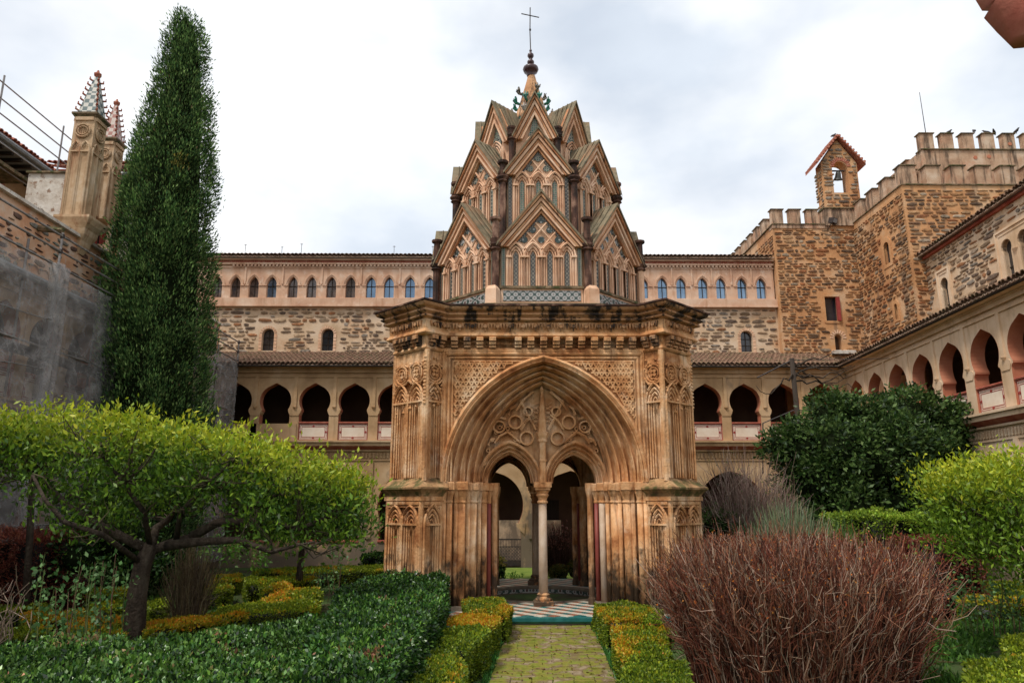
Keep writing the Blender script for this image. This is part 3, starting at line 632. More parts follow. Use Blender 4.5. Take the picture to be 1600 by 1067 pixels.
# ---- octagonal spire in three gabled tiers
def octv(r, k): a = math.pi/8+k*math.pi/4; rr = r/math.cos(math.pi/8); return (rr*math.cos(a), rr*math.sin(a))
TIERS = [dict(r=2.6, zb=7.34, zf=8.42, za=9.72, zs=8.12, n=4, ins=.05, cz=8.25, ct=9.0, cr=.085, back=1.0, zd=6.9, mat=AZB),
         dict(r=2.12, zb=8.85, zf=10.5, za=11.66, zs=10.18, n=3, ins=.05, cz=10.22, ct=10.72, cr=.085, back=.85, zd=8.6, mat=AZG),
         dict(r=1.45, zb=10.9, zf=11.85, za=13.08, zs=11.9, n=1, ins=.05, cz=11.75, ct=12.05, cr=.075, back=.8, zd=10.4, mat=AZG)]
for ti, T in enumerate(TIERS):
    lean = (-.035*ti-.02*(ti == 2), 0)
    r = T['r']
    for k in range(8):
        p0, p1 = octv(r, k+4), octv(r, k+5)
        p0 = (p0[0]+lean[0], p0[1]); p1 = (p1[0]+lean[0], p1[1])
        M_, Ln = face_M(p0, p1); hw = Ln/2-.1; zf, za, zb = T['zf'], T['za'], T['zb']
        slope = (za-zf)/(Ln/2-.02)
        g = MB(); g.M = M_
        hwo = Ln/2-.02
        g.plate([(-hw, T['zd']), (hw, T['zd']), (hw, zf), (0, za-.12), (-hw, zf)], [], .06, .22)      # back wall
        gab = g.build('gable_wall', PALE, tmp)
        # nested chevron mouldings of the gable
        g = MB(); g.M = M_
        bands = ((0, .055, -.17), (.07, .13, -.12), (.145, .19, -.08), (.205, .25, -.10), (.265, .31, -.04)) if ti < 2 else ((0, .05, -.15), (.065, .12, -.11), (.135, .18, -.07), (.195, .25, -.09))
        cs = math.hypot(1, slope)
        for bi_, (q0, q1, yy) in enumerate(bands):
            d0, d1 = q0*cs, q1*cs
            lo = zf-.06
            def pt(d): return [(-(za-d-lo)/slope if za-d > lo else 0, lo), (0, za-d), ((za-d-lo)/slope, lo)]
            a_, c_ = pt(d0), pt(d1)
            a_ = [(max(-hwo, min(hwo, x)), za-d0-abs(max(-hwo, min(hwo, x)))*slope) for x, z in a_]
            c_ = [(max(-hwo, min(hwo, x)), z) for x, z in c_]
            g.mi = bi_ % 2
            g.plate([a_[0], c_[0], c_[1], a_[1]] if False else [a_[0], c_[0], c_[1], c_[2], a_[2], a_[1]], [], yy, .1)
        g.build('gable_moulding', [PALE2, PALE], gab)
        # roof over the gable, running back into the spire
        g = MB(); g.M = M_; bk = T['back']; e = .07
        g.add([(0, -.2, za+e), (-hwo-.03, -.2, zf+e-.08), (0, bk, za+e-.0), (-hwo+.25, bk, zf+e+.1), (hwo+.03, -.2, zf+e-.08), (hwo-.25, bk, zf+e+.1),
               (0, -.2, za), (-hwo-.03, -.2, zf-.08), (hwo+.03, -.2, zf-.08)], [(0, 1, 3, 2), (0, 2, 5, 4), (0, 6, 7, 1), (0, 4, 8, 6), (7, 6, 8)][:4])
        for q in range(1, 5): g.tube([(0, -.2+q*bk/5, za+e+.01), (-hwo*.98, -.2+q*bk/5, zf+e)], .014, 4); g.tube([(0, -.2+q*bk/5, za+e+.01), (hwo*.98, -.2+q*bk/5, zf+e)], .014, 4)
        g.build('gable_roof', ROOFST, gab)
        # lancets with tiled strips, lattice of lozenges above
        n = T['n']; iw = hw-.16 if ti < 2 else hw-.16; w = 2*iw/n; zs = T['zs']
        rel = MB(); rel.M = M_
        if ti < 2:
            for i in range(n):
                c0 = -iw+w*(i+.5); st = MB(); st.M = M_; sw = .055
                st.plate([(c0-sw, zb), (c0+sw, zb), (c0+sw, zs+.06), (c0, zs+.16), (c0-sw, zs+.06)], [], .045, .07); st.build('glazed_tile_strip', T['mat'], gab)
                rise = w*.85
                for q, rr, yy in ((0, .03, -.03), (.3, .024, .0), (.55, .018, .02)):
                    p = pointed(w/2*(1-q), rise*(1-q*.8), 6, c0, zs); rel.tube([(x, yy, z) for x, z in p], rr, 5)
                    for sg in (-1, 1): rel.tube([(c0+sg*w/2*(1-q), yy, zb-.02), (c0+sg*w/2*(1-q), yy, zs)], rr, 5)
                rel.box(c0-w/2-.03, c0-w/2+.1, -.075, .05, zs-.025, zs+.02); rel.box(c0+w/2-.1, c0+w/2+.03, -.076, .05, zs-.024, zs+.021)
            # lozenges: diagonals continue from the arch haunches
            dx = w/2
            ztop = za-.34*cs
            for i in range(n+1):
                x0 = -iw+w*i
                for sg in (-1, 1):
                    x, z = x0, zs+.2; x1 = x
                    if not (-iw-.01 <= x <= iw+.01): continue
                    t = 0; sl = slope
                    while True:
                        nx, nz_ = x0+sg*t, z+sl*t
                        if nz_ > ztop-abs(nx)*slope or t > 3 or abs(nx) > iw: break
                        t += .02
                    if t > .06: rel.tube([(x0, -.01, z), (x0+sg*(t-.02), -.01, z+sl*(t-.02))], .024, 5)
            rowz = zs+w*.42+slope*w/2; rws = n-1
            for rj in range(rws):
                m = n-1-rj
                for i in range(m):
                    c0 = -w*(m-1)/2+i*w; z = rowz+rj*slope*w/2+.0
                    z = zs+.2+slope*w/2*(rj+1)
                    if z+.08 < ztop-abs(c0)*slope+.05: st = MB(); st.M = M_; st.plate([(c0+.085*math.cos(t*math.pi/4), z+.085*math.sin(t*math.pi/4)) for t in range(8)], [], .035, .07); st.build('lozenge_tile', AZP if ti == 0 else AZG, gab)
            # tile borders: below the gable and beside the lancets
            for sg in (-1, 1):
                st = MB(); st.M = M_; st.plate(sorted([(sg*(hw-.11), zb), (sg*(hw-.02), zb)])+sorted([(sg*(hw-.11), zf+.05), (sg*(hw-.02), zf-.05)], reverse=True), [], .03, .07); st.build('glazed_tile_strip', AZG if ti == 0 else AZB, gab)
                st = MB(); st.M = M_
                d0, d1 = .31*cs, .37*cs
                st.plate([(0, za-d0), (0, za-d1), (sg*(za-d1-zf)/slope, zf), (sg*(za-d0-zf)/slope, zf)], [], .03, .07); st.build('gable_tile_border', AZB, gab)
        else:
            st = MB(); st.M = M_; st.plate([(-.16, T['zb']), (.16, T['zb']), (.16, 12.0), (0, 12.28), (-.16, 12.0)], [], .03, .07); st.build('glazed_tile_strip', AZG, gab)
            for q, rr in ((0, .03), (.25, .024), (.5, .02)):
                p = pointed(.28*(1-q), .45*(1-q*.7), 6, 0, 11.5); rel.tube([(x, -.02+.03*q, z) for x, z in p], rr, 5)
                for sg in (-1, 1): rel.tube([(sg*.28*(1-q), -.02, T['zb']), (sg*.28*(1-q), -.02, 11.5)], rr, 5)
            st = MB(); st.M = M_; st.plate([(-.13, 12.02), (.13, 12.02), (0, 12.62)], [], .02, .07); st.build('gable_tile_inset', AZG, gab)
        rel.build('lancet_relief', PALE, gab)
        # colonnette at the corner p1
        cz, ct, cr = T['cz'], T['ct'], T['cr']; x, y = p1[0]*1.02, p1[1]*1.02
        mt = PALE if (k+ti*3) % 4 == 2 else DARKC
        col_ = part('colonnette', DARKC if ti else mt if k != 4 else DARKC, tmp, lambda b: b.lathe([(cr*1.3, T['zd']-.02), (cr*1.3, T['zd']+.12), (cr, T['zd']+.16), (cr, cz)], x, y, 8))
        part('capital', DARKC, col_, lambda b: b.lathe([(cr, cz), (cr*1.7, cz+.04), (cr*1.3, cz+.08), (cr*1.9, cz+.14), (cr*1.9, cz+.18), (cr*1.3, cz+.2), (cr*1.6, cz+.3), (cr*1.0, cz+.32), (cr*.95, ct), (cr*1.6, ct+.03), (cr*1.7, ct+.09), (cr*.4, ct+.12)], x, y, 8))
    part('tier_core', ROOFST, tmp, lambda b: b.lathe([(r*1.0, T['zd']-.4), (r*1.0, T['zf']-.3), (r*.72, T['zf']+.1), (r*.45, T['za']-.1)], lean[0], 0, 8, rot=math.pi/8))
# sloping tiled apron under the first tier
for k in range(8):
    p0, p1 = octv(2.66, k+4), octv(2.66, k+5); M_, Ln = face_M(p0, p1)
    g = MB(); g.M = M_; hw = Ln/2-.14
    g.plate([(-hw, 6.93), (hw, 6.93), (hw, 7.3), (-hw, 7.3)], [], -.04, .1); g.build('tile_apron', PALE, tmp)
    g = MB(); g.M = M_; g.plate([(-hw+.05, 7.0), (hw-.05, 7.0), (hw-.05, 7.25), (-hw+.05, 7.25)], [], -.055, .0); g.build('star_tile_panel', AZP, tmp)
    g = MB(); g.M = M_; g.box(-hw-.02, hw+.02, -.09, .1, 7.3, 7.36); g.build('apron_sill', CAPS, tmp)
    p = octv(2.78, k+5); part('colonnette_plinth', PALE, tmp, lambda b: b.lathe([(.2, 6.8), (.19, 7.25), (.12, 7.34)], p[0], p[1], 4, rot=math.pi/8+(k+5)*math.pi/4+math.pi/4))
SX = -.11
part('crowning_cone', CORN, tmp, lambda b: b.lathe([(.95, 11.9), (.62, 12.9), (.42, 13.5), (.26, 14.05), (.15, 14.45), (.11, 14.62)], SX, 0, 8, rot=math.pi/8))
for j, (z, rr, m) in enumerate(((12.75, .66, GREENC), (13.2, .54, WHITEC), (13.62, .42, GREENC), (13.95, .32, AZB))):
    for k in range(8):
        a = math.pi/8+k*math.pi/4+(.0 if j % 2 else 0)
        if j == 3 and k % 2: continue
        def crk(b):
            b.M = Matrix.Translation((SX+math.cos(a)*rr, math.sin(a)*rr, z)) @ Matrix.Rotation(a, 4, 'Z')
            b.tube([(-.05, 0, 0), (.08, 0, .02), (.14, 0, .1)], [.035, .045, .05], 6)
            for s_ in (-1, 1): b.tube([(.06, 0, .05), (.1, s_*.06, .12), (.12, s_*.08, .18)], [.03, .035, .015], 5)
            b.tube([(.1, 0, .08), (.1, 0, .22)], [.04, .015], 5); b.M = None
        part('crocket', m, tmp, crk)
def fin(b): b.smooth = True; b.lathe([(.1, 14.6), (.12, 14.64), (.1, 14.68), (.2, 14.76), (.235, 14.84), (.22, 14.9), (.1, 14.93), (.05, 14.96), (.06, 15.0), (.1, 15.05), (.105, 15.1), (.06, 15.16), (.04, 15.19), (.06, 15.22), (.095, 15.28), (.09, 15.34), (.04, 15.39), (.025, 15.43), (.045, 15.46), (.03, 15.5), (.015, 15.52)], SX-.02, 0, 14)
part('finial', BOWL, tmp, fin)
part('cross', IRON, tmp, lambda b: (b.tube([(SX-.02, 0, 15.48), (SX-.035, 0, 16.1), (SX-.025, 0, 16.93)], .016, 6), b.tube([(SX-.29, 0, 16.72), (SX+.24, -.02, 16.58)], .015, 6), b.lathe([(.03, 16.15), (.03, 16.2)], SX-.03, 0, 6), [b.lathe([(.03, -.02), (.03, .02)], 0, 0, 4) for _ in ()]))

# ================================================================== CLOISTER WINGS
def arc_pts(cx, zc, r, a0, a1, n): return [(cx+r*math.cos(a0+(a1-a0)*i/n), zc+r*math.sin(a0+(a1-a0)*i/n)) for i in range(n+1)]
def horseshoe(cx, zs, half, zc, r, apex, pin, nn=10):
    # jamb from the sill, cusp of the impost, circle, slight point at the crown; listed counter-clockwise from lower left ... as a closed ring
    left = [(cx-half, zs), (cx-half, zc-r*.80), (cx-half+pin*.4, zc-r*.70), (cx-half+pin, zc-r*.66), (cx-half+pin, zc-r*.58)]
    a_start = math.pi+math.asin(min(.95, .55)); arc = arc_pts(cx, zc, r, a_start, math.pi/2+.42, nn)
    pts = left+arc+[(cx, apex)]
    return pts+[(2*cx-x, z) for x, z in pts[-2::-1]]
STN = {}     # stones collected per wall
PALS = {'warm': [(.30, .15, .07), (.21, .115, .065), (.38, .20, .09), (.31, .20, .12), (.15, .095, .06), (.45, .27, .14), (.38, .30, .22), (.34, .14, .06)],
        'pale': [(.31, .21, .13), (.42, .31, .21), (.23, .16, .11), (.36, .28, .21), (.48, .35, .23), (.17, .12, .09), (.36, .17, .08), (.29, .25, .21)],
        'pink': [(.16, .10, .08), (.24, .13, .10), (.11, .07, .06), (.28, .27, .24), (.32, .22, .15), (.20, .22, .19)]}
def rubble(key, u0, u1, z0, z1, holes, pal, h=(.09, .2), w=(.16, .48), M=None, skip=.1, gap=.018, clip=None, d=.03):
    out_ = STN.setdefault(key, []); z = z0+.03
    while z < z1-.07:
        hh = min(random.uniform(*h), z1-z-.01); u = u0+random.uniform(0, .05)
        while u < u1-.08:
            ww = min(random.uniform(*w)*(.7+.6*hh/.15), u1-u-.01); cu, cz_ = u+ww/2, z+hh/2+random.uniform(-.015, .015)
            bad = any(a-ww*.5 < cu < b_+ww*.5 and c-hh*.5 < cz_ < d_+hh*.5 for a, b_, c, d_ in holes) or random.random() < skip or (clip and not clip(cu, cz_))
            if not bad and ww > .07:
                n = random.choice((6, 7, 8)); ph = random.uniform(0, 6); ga = gap*random.uniform(.6, 1.8); pts = []
                sk = random.uniform(-.25, .25)
                for i in range(n):
                    a = 2*math.pi*i/n+ph/6+random.uniform(-.18, .18); c_, s_ = math.cos(a), math.sin(a); q = (abs(c_)**3+abs(s_)**3)**(-1/3)*random.uniform(.84, 1.04)
                    x = c_*q*(ww/2-ga); pts.append((cu+x, cz_+s_*q*(hh/2-ga*.7)+sk*x*.3))
                out_.append((ww*hh, pts, (cu, cz_), (lambda k_, cc_: tuple(c*k_ for c in cc_))(random.uniform(.75, 1.25), random.choice(PALS[pal])), M, random.uniform(.6, 1.3)*d))
            u += ww
        z += hh
def stone_add(b, st, y=0):
    _, pts, (cu, cz_), col, M, d = st; n = len(pts); b.M = M; b.col = col
    vs = [(x, y+.004, z) for x, z in pts]+[(cu+(x-cu)*.93, y-d, cz_+(z-cz_)*.9) for x, z in pts]+[(cu+(x-cu)*.5, y-d*1.25, cz_+(z-cz_)*.5) for x, z in pts]
    b.add(vs, [(i, (i+1) % n, n+(i+1) % n, n+i) for i in range(n)]+[(n+i, n+(i+1) % n, 2*n+(i+1) % n, 2*n+i) for i in range(n)]+[tuple(range(2*n, 3*n))]); b.col = None
def lay_stones(key, parent, nparts=300):
    L_ = sorted(STN.pop(key), key=lambda s: -s[0])
    for st in L_[:nparts]:
        b = MB(); stone_add(b, st); b.build('stone', STONE, parent)
    if L_[nparts:]:
        b = MB()
        for st in L_[nparts:]: stone_add(b, st)
        b.build('small_stones', STONE, parent, kind='stuff')
def tile_roof(parent, u0, u1, y0, z0, y1, z1, pitch=.19, r=.085, name='clay_tiles', m=TILER, ends=True):
    # barrel tiles: half-round ridges running up the slope, front ends open; and a solid bed below
    bed = MB(); bed.add([(u0, y0+.04, z0-.05), (u1, y0+.04, z0-.05), (u1, y1, z1-.05), (u0, y1, z1-.05), (u0, y0+.04, z0-.1), (u1, y0+.04, z0-.1), (u1, y1, z1-.1), (u0, y1, z1-.1)], [(0, 1, 2, 3), (0, 4, 5, 1), (4, 7, 6, 5)]); bed.build('roof', m, parent)
    n = int((u1-u0)/pitch); nu = 6; nr = max(2, int(math.hypot(y1-y0, z1-z0)/.42)); b = MB(); e = MB()
    dirv = Vector((0, y1-y0, z1-z0)); ln = dirv.length; dirv.normalize(); nn = Vector((0, -dirv.z, dirv.y))
    for i in range(n):
        u = u0+pitch*(i+.5)
        for j in range(nr):
            s0 = ln*j/nr+(random.uniform(-.03, .03)); s1 = ln*(j+1)/nr+.05; jj = random.uniform(-.012, .012); rr0 = r*1.05; rr1 = r*.85
            o0 = Vector((u+jj, y0, z0))+dirv*s0+nn*.012; o1 = Vector((u+jj*.5, y0, z0))+dirv*s1-nn*.0
            vs = []; 
            for (o, rr) in ((o0, rr0), (o1, rr1), (o0, rr0-.025)):
                for k in range(nu+1): a = math.pi*k/nu; vs.append(tuple(o+Vector((1, 0, 0))*math.cos(a)*rr+nn*math.sin(a)*rr*.9))
            q = nu+1; fs = [(k, k+1, q+k+1, q+k) for k in range(nu)]+[(k, 2*q+k, 2*q+k+1, k+1) for k in range(nu)]
            b.add(vs, fs)
        # under-tile mouths at the eave
        o = Vector((u+pitch/2, y0+.02, z0-.035)); vs = []
        for yy in (0, .25):
            for rr in (r, r-.025):
                for k in range(nu+1): a = math.pi+math.pi*k/nu; vs.append((o.x+math.cos(a)*rr, o.y+yy*dirv.y, o.z+yy*dirv.z+math.sin(a)*rr*.6))
        q = nu+1; e.add(vs, [(k, q+k, q+k+1, k+1) for k in range(nu)]+[(k, k+1, 2*q+k+1, 2*q+k) for k in range(nu)])
    b.build(name, m, parent, kind='stuff')
    if ends: e.build('eave_tile_ends', TILEW, parent, kind='stuff')

def wing(root, u0, u1, ups, lows, plainb=(), step=1.562, gate=None, U=None, PL=PLAST):
    T_ = .38
    # lower storey
    lo = [horseshoe(c, -.0 if gate and abs(c-gate) < .1 else .97, 1.17, 2.3, 1.26, 3.62, .12, 12) for c in lows]
    part('lower_wall', PL, root, lambda b: b.plate([(u0, -.2), (u1, -.2), (u1, 4.36), (u0, 4.36)], lo, 0, T_))
    for c in lows:
        h_ = horseshoe(c, .97, 1.17, 2.3, 1.26, 3.62, .12, 12)
        part('arch_reveal', REVEAL, root, lambda b: b.curves([[(x+(c-x)*.004, -.004, z) for x, z in h_], [(x+(c-x)*.004, T_+.01, z) for x, z in h_]]))
        if not (gate and abs(c-gate) < .1):
            bl = part('lower_balustrade', PL, root, lambda b: b.box(c-1.25, c+1.25, -.02, .3, .0, .1))
            def bal(b):
                hs_ = []
                for k in range(4):
                    cc = c-.9+.6*k; hs_.append([(cc-.15, .14), (cc+.15, .14), (cc+.15, .55), (cc+.11, .6)]+[(cc+.2*math.cos(a*math.pi/6), .68+.17*math.sin(a*math.pi/6)) for a in range(0, 3)]+[(cc, .9)]+[(cc+.2*math.cos(a*math.pi/6), .68+.17*math.sin(a*math.pi/6)) for a in range(4, 7)]+[(cc-.11, .6), (cc-.15, .55)])
                b.plate([(c-1.2, .1), (c+1.2, .1), (c+1.2, .93), (c-1.2, .93)], hs_, .05, .17)
            part('pierced_panel', PL, bl, bal); part('coping', REDP, bl, lambda b: b.bbox(c-1.2, c+1.2, -.04, .32, .93, 1.0))
    for c in lows:      # pilaster strips between the lower arches
        cc = c+step
        if u0 < cc < u1: part('lower_pilaster', PL, root, lambda b: b.box(cc-.09, cc+.09, -.05, .0, 1.05, 4.02))
        if u0 < c < u1: part('springing_block', PL, root, lambda b: [b.plate([(c+s_*1.3, 1.2), (c+s_*1.0, 1.5), (c+s_*1.0, 1.62), (c+s_*1.35, 1.62)][::(1 if s_ < 0 else -1)], [], -.03, T_) for s_ in (-1, 1)])
    def bands(b):
        b.box(u0, u1, -.03, 0, 4.0, 4.05); b.box(u0, u1, -.09, .0, 4.36, 4.42)
        b.box(u0, u1, -.24, .1, 4.56, 4.74); b.box(u0, u1, -.30, -.22, 4.70, 4.76)
    part('string_course', PL, root, bands)
    part('red_band', REDP, root, lambda b: b.add([(u0, -.05, 4.42), (u1, -.05, 4.42), (u1, -.24, 4.56), (u0, -.24, 4.56), (u0, .1, 4.42), (u1, .1, 4.42)], [(0, 1, 2, 3), (4, 5, 1, 0)]))
    part('carved_band', PL, root, lambda b: [b.bbox(u, u+.07, -.045, 0, 4.1, 4.3, .015) for u in np.arange(u0, u1, .14)], kind='stuff')
    # upper storey
    ha = U or dict(half=.595, zc=6.36, r=.625, apex=7.07, pin=.075)
    up = [horseshoe(c, 4.80, ha['half'], ha['zc'], ha['r'], ha['apex'], ha['pin'], 10) for c in ups]
    part('upper_wall', PL, root, lambda b: b.plate([(u0, 4.76), (u1, 4.76), (u1, 7.48), (u0, 7.48)], up, 0, T_))
    for c in ups:
        h_ = horseshoe(c, 4.80, ha['half'], ha['zc'], ha['r'], ha['apex'], ha['pin'], 10)
        part('arch_reveal', REVEAL, root, lambda b: b.curves([[(x+(c-x)*.006, -.003, z) for x, z in h_], [(x+(c-x)*.006, T_+.01, z) for x, z in h_]]))
        hw = ha['half']
        if any(abs(c-p_) < .3 for p_ in plainb):
            part('parapet', PL, root, lambda b: b.box(c-hw-.3, c+hw+.3, -.06, T_-.05, 4.76, 5.44)); continue
        pn = part('balustrade_panel', ROSE, root, lambda b: b.box(c-hw, c+hw, .05, .25, 4.77, 5.47))
        part('panel_field', CREAM, pn, lambda b: (b.box(c-hw+.15, c+hw-.15, .044, .052, 4.93, 5.31), b.box(c-hw+.03, c+hw-.03, .0465, .052, 4.81, 5.43)))
        def lines(b):
            def rect(a, z0, z1, t, y): b.box(c-a, c+a, y, .05, z0, z0+t); b.box(c-a, c+a, y, .05, z1-t, z1); b.box(c-a, c-a+t, y, .05, z0+t, z1-t); b.box(c+a-t, c+a, y, .05, z0+t, z1-t)
            rect(hw-.025, 4.80, 5.44, .025, .040); rect(hw-.08, 4.86, 5.38, .012, .040); rect(hw-.13, 4.91, 5.33, .02, .040)
            for (x, z) in ((0, 5.35), (0, 4.89), (-hw+.1, 5.12), (hw-.1, 5.12)):
                b.M = Matrix.Translation((c+x, .04, z)) @ Matrix.Rotation(math.pi/4, 4, 'Y'); b.box(-.035, .035, -.006, .01, -.035, .035); b.M = None
        part('painted_lines', REDL, pn, lines); part('coping', REDP, pn, lambda b: b.bbox(c-hw, c+hw, .0, .3, 5.47, 5.52))
    for i in range(len(ups)+1):
        cc = (ups[i]-step/2) if i < len(ups) else ups[-1]+step/2
        if not (u0 < cc < u1): continue
        part('pilaster_strip', PL, root, lambda b: (b.box(cc-.065, cc+.065, -.045, 0, 6.1, 7.30), b.tube([(cc, -.02, 6.0), (cc, -.02, 6.1)], [.02, .08], 8)))
        part('impost', PL, root, lambda b: b.plate([(cc-.17, 5.76), (cc+.17, 5.76), (cc+.24, 5.9), (cc+.24, 5.98), (cc+.17, 6.03), (cc-.17, 6.03), (cc-.24, 5.98), (cc-.24, 5.9)], [], -.02, T_-.02))
    part('frame_band', PL, root, lambda b: (b.box(u0, u1, -.045, 0, 7.30, 7.37), b.box(u0, u1, -.09, 0, 7.48, 7.60), b.box(u0, u1, -.14, .1, 7.60, 7.66)))
    part('gutter', WOODD, root, lambda b: b.tube([(u0, -.36, 7.70), (u1, -.36, 7.70)], .05, 8))
    part('soffit', PL, root, lambda b: b.box(u0, u1, -.33, .2, 7.66, 7.69))
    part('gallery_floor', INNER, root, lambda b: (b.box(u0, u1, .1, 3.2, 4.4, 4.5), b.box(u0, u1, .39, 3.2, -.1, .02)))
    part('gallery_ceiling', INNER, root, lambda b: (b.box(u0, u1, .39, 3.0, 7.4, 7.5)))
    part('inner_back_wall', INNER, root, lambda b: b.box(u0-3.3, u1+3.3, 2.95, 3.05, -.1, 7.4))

# ---- rear wing
RX0, RX1 = -15.0, 14.2
rear = empty('rear_cloister_wing', (0, 28.5, 0), 0, 'long cloister wing behind the pavilion with horseshoe arches below a glazed arcade', 'building')
ups = [-7.6+1.562*k for k in range(-4, 14)]
wing(rear, RX0, RX1, ups, [8.8-3.124*k for k in range(-1, 7)], plainb=(-9.16, -10.72, -12.29, -13.85), gate=-.57)
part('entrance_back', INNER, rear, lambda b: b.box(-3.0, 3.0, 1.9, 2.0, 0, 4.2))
part('inner_parapet', PLASTR, rear, lambda b: b.box(-2.2, 2.2, .75, .9, 0, 1.72))
part('side_door', WOODD, rear, lambda b: (b.box(1.2, 2.2, 1.8, 1.9, .0, 2.5), b.box(2.9, 4.2, 1.8, 1.9, .9, 2.5)))
tile_roof(rear, RX0, 13.9, -.42, 7.78, 3.0, 8.92, name='lower_roof_tiles')
# upper storey of the rear wing, set back
YB = 3.0
wins = [(-10.67, 9.02, 10.04), (-8.01, 9.02, 10.04), (10.87, 9.0, 9.98)]
rects = []
def archwin(c, z0, z1, hw=.27): return [(c-hw, z0), (c+hw, z0)]+[(c+hw*math.cos(a*math.pi/8), z1-hw+hw*math.sin(a*math.pi/8)) for a in range(0, 9)]
part('rubble_band', MORT, rear, lambda b: b.plate([(RX0-6, 7.9), (12.35, 7.9), (12.35, 11.03), (RX0-6, 11.03)], [archwin(*w) for w in wins], YB, YB+.5))
hol = [(c-.42, c+.42, z0-.06, z1+.12) for c, z0, z1 in wins]
rubble('rear', -13.5, 12.3, 8.75, 10.98, hol, 'pale', M=Matrix.Translation((0, YB, 0)), h=(.06, .24), w=(.12, .48), skip=.12, gap=.022)
lay_stones('rear', rear)
for c, z0, z1 in wins:
    wv = part('window', GLASSD, rear, lambda b: b.box(c-.27, c+.27, YB+.22, YB+.25, z0, z1))
    part('window_bars', WOODD, wv, lambda b: (b.box(c-.015, c+.015, YB+.19, YB+.22, z0, z1), [b.box(c-.27, c+.27, YB+.19, YB+.21, z-.012, z+.012) for z in (z0+.02, z0+.32, z0+.62)]))
    for k in range(21):     # brick surround
        if 5 <= k <= 15: a = math.pi*(k-5)/10; x, z, rot = c+.335*math.cos(a), z1-.27+.335*math.sin(a), a
        else: kk = k if k < 5 else 20-k; x = c+(.335 if k < 5 else -.335); z = z0+.04+kk*.155; rot = 0
        bb = MB(); bb.M = Matrix.Translation((x, YB, z)) @ Matrix.Rotation(-rot, 4, 'Y'); bb.bbox(-.055, .055, -.02, .03, -.03, .03, .006) if 5 <= k <= 15 else bb.bbox(-.06, .06, -.02, .03, -.06, .06, .006)
        bb.build('surround_brick', PALE, wv)
# glazed arcade
pans = [-13.13, -12.30, -11.47, -10.66, -9.7, -8.85, -7.95, -7.08, -6.15, -5.33, -4.37]+[-4.37+.888*k for k in range(1, 13)]+[7.17, 8.02, 9.02, 9.85, 10.82, 11.7]
def lanc(c, z0=11.47, hw=.225, zs=12.06, rise=.4): return [(c-hw, z0)]+pointed(hw, rise, 5, c, zs)+[(c+hw, z0)]
part('arcade_wall', PINKP, rear, lambda b: b.plate([(RX0-6, 11.03), (12.28, 11.03), (12.28, 13.0), (RX0-6, 13.0)], [lanc(c) for c in pans], YB-.06, YB+.25))
part('arcade_sill', PINKP, rear, lambda b: (b.box(RX0-6, 12.5, YB-.16, YB-.06, 11.06, 11.42), b.box(RX0-6, 12.5, YB-.2, YB-.06, 11.03, 11.08)))
for i, c in enumerate(pans):
    wv = part('arcade_window', GLASSM if i in (0, 1, 2, 4, 5, 6, 7) else GLASS, rear, lambda b: b.plate([(c-.23, 11.42)]+pointed(.23, .4, 5, c, 12.07)+[(c+.23, 11.42)], [], YB+.10+random.uniform(-.0, .02), YB+.12))
    part('glazing_bar', WOODD, wv, lambda b: (b.box(c-.012, c+.012, YB+.07, YB+.1, 11.42, 12.42), b.box(c-.22, c+.22, YB+.07, YB+.095, 12.02, 12.045)))
    part('hood_mould', PINKP, wv, lambda b: arch_sweep(b, [(.36, .56, YB-.06), (.355, .555, YB-.10), (.30, .49, YB-.10), (.225, .4, YB-.05)], c, 12.06, 5))
    part('impost_band', PINKP, wv, lambda b: (b.box(c-.40, c-.225, YB-.10, YB-.05, 12.02, 12.07), b.box(c+.225, c+.40, YB-.101, YB-.05, 12.02, 12.071)))
    nx = pans[i+1] if i+1 < len(pans) else None
    if i % 2 == 1 or (nx and nx-c > .93): 
        x = (c+nx)/2 if nx else c+.5; part('slim_pilaster', PINKP, rear, lambda b: b.box(x-.04, x+.04, YB-.1, YB-.05, 12.1, 12.86))
part('cornice', PINKP, rear, lambda b: (b.box(RX0-6, 12.3, YB-.1, YB+.2, 12.86, 12.92), b.box(RX0-6, 12.3, YB-.16, YB+.2, 13.02, 13.10), b.box(RX0-6, 12.3, YB-.2, YB+.2, 13.22, 13.30)))
for i in range(150):
    u = 12.15-.165*i; bb = MB(); bb.bbox(u-.045, u+.045, YB-.15, YB-.0, 12.92, 13.02, .012); bb.build('dentil', PINKP, rear)
bb = MB()
for i in range(300): 
    u = 12.2-.088*i; bb.M = Matrix.Translation((u, YB-.1, 13.16)) @ Matrix.Rotation(R(45), 4, 'Z'); bb.box(-.03, .03, -.03, .03, -.05, .05)
bb.build('sawtooth_bricks', TILERED, rear, kind='stuff')
tile_roof(rear, RX0-3, 12.3, YB-.36, 13.40, YB+3.5, 14.55, name='upper_roof_tiles')
for x, h in ((-12.1, .35), (-10.4, .25), (-9.5, .4), (-5.2, .3), (-3.4, .3)):
    part('roof_spike', IRON, rear, lambda b: (b.tube([(x, YB+.2, 13.5), (x, YB+.2, 13.75+h)], .012, 4), b.tube([(x-.06, YB+.2, 13.72+h), (x+.06, YB+.2, 13.72+h)], .012, 4)))

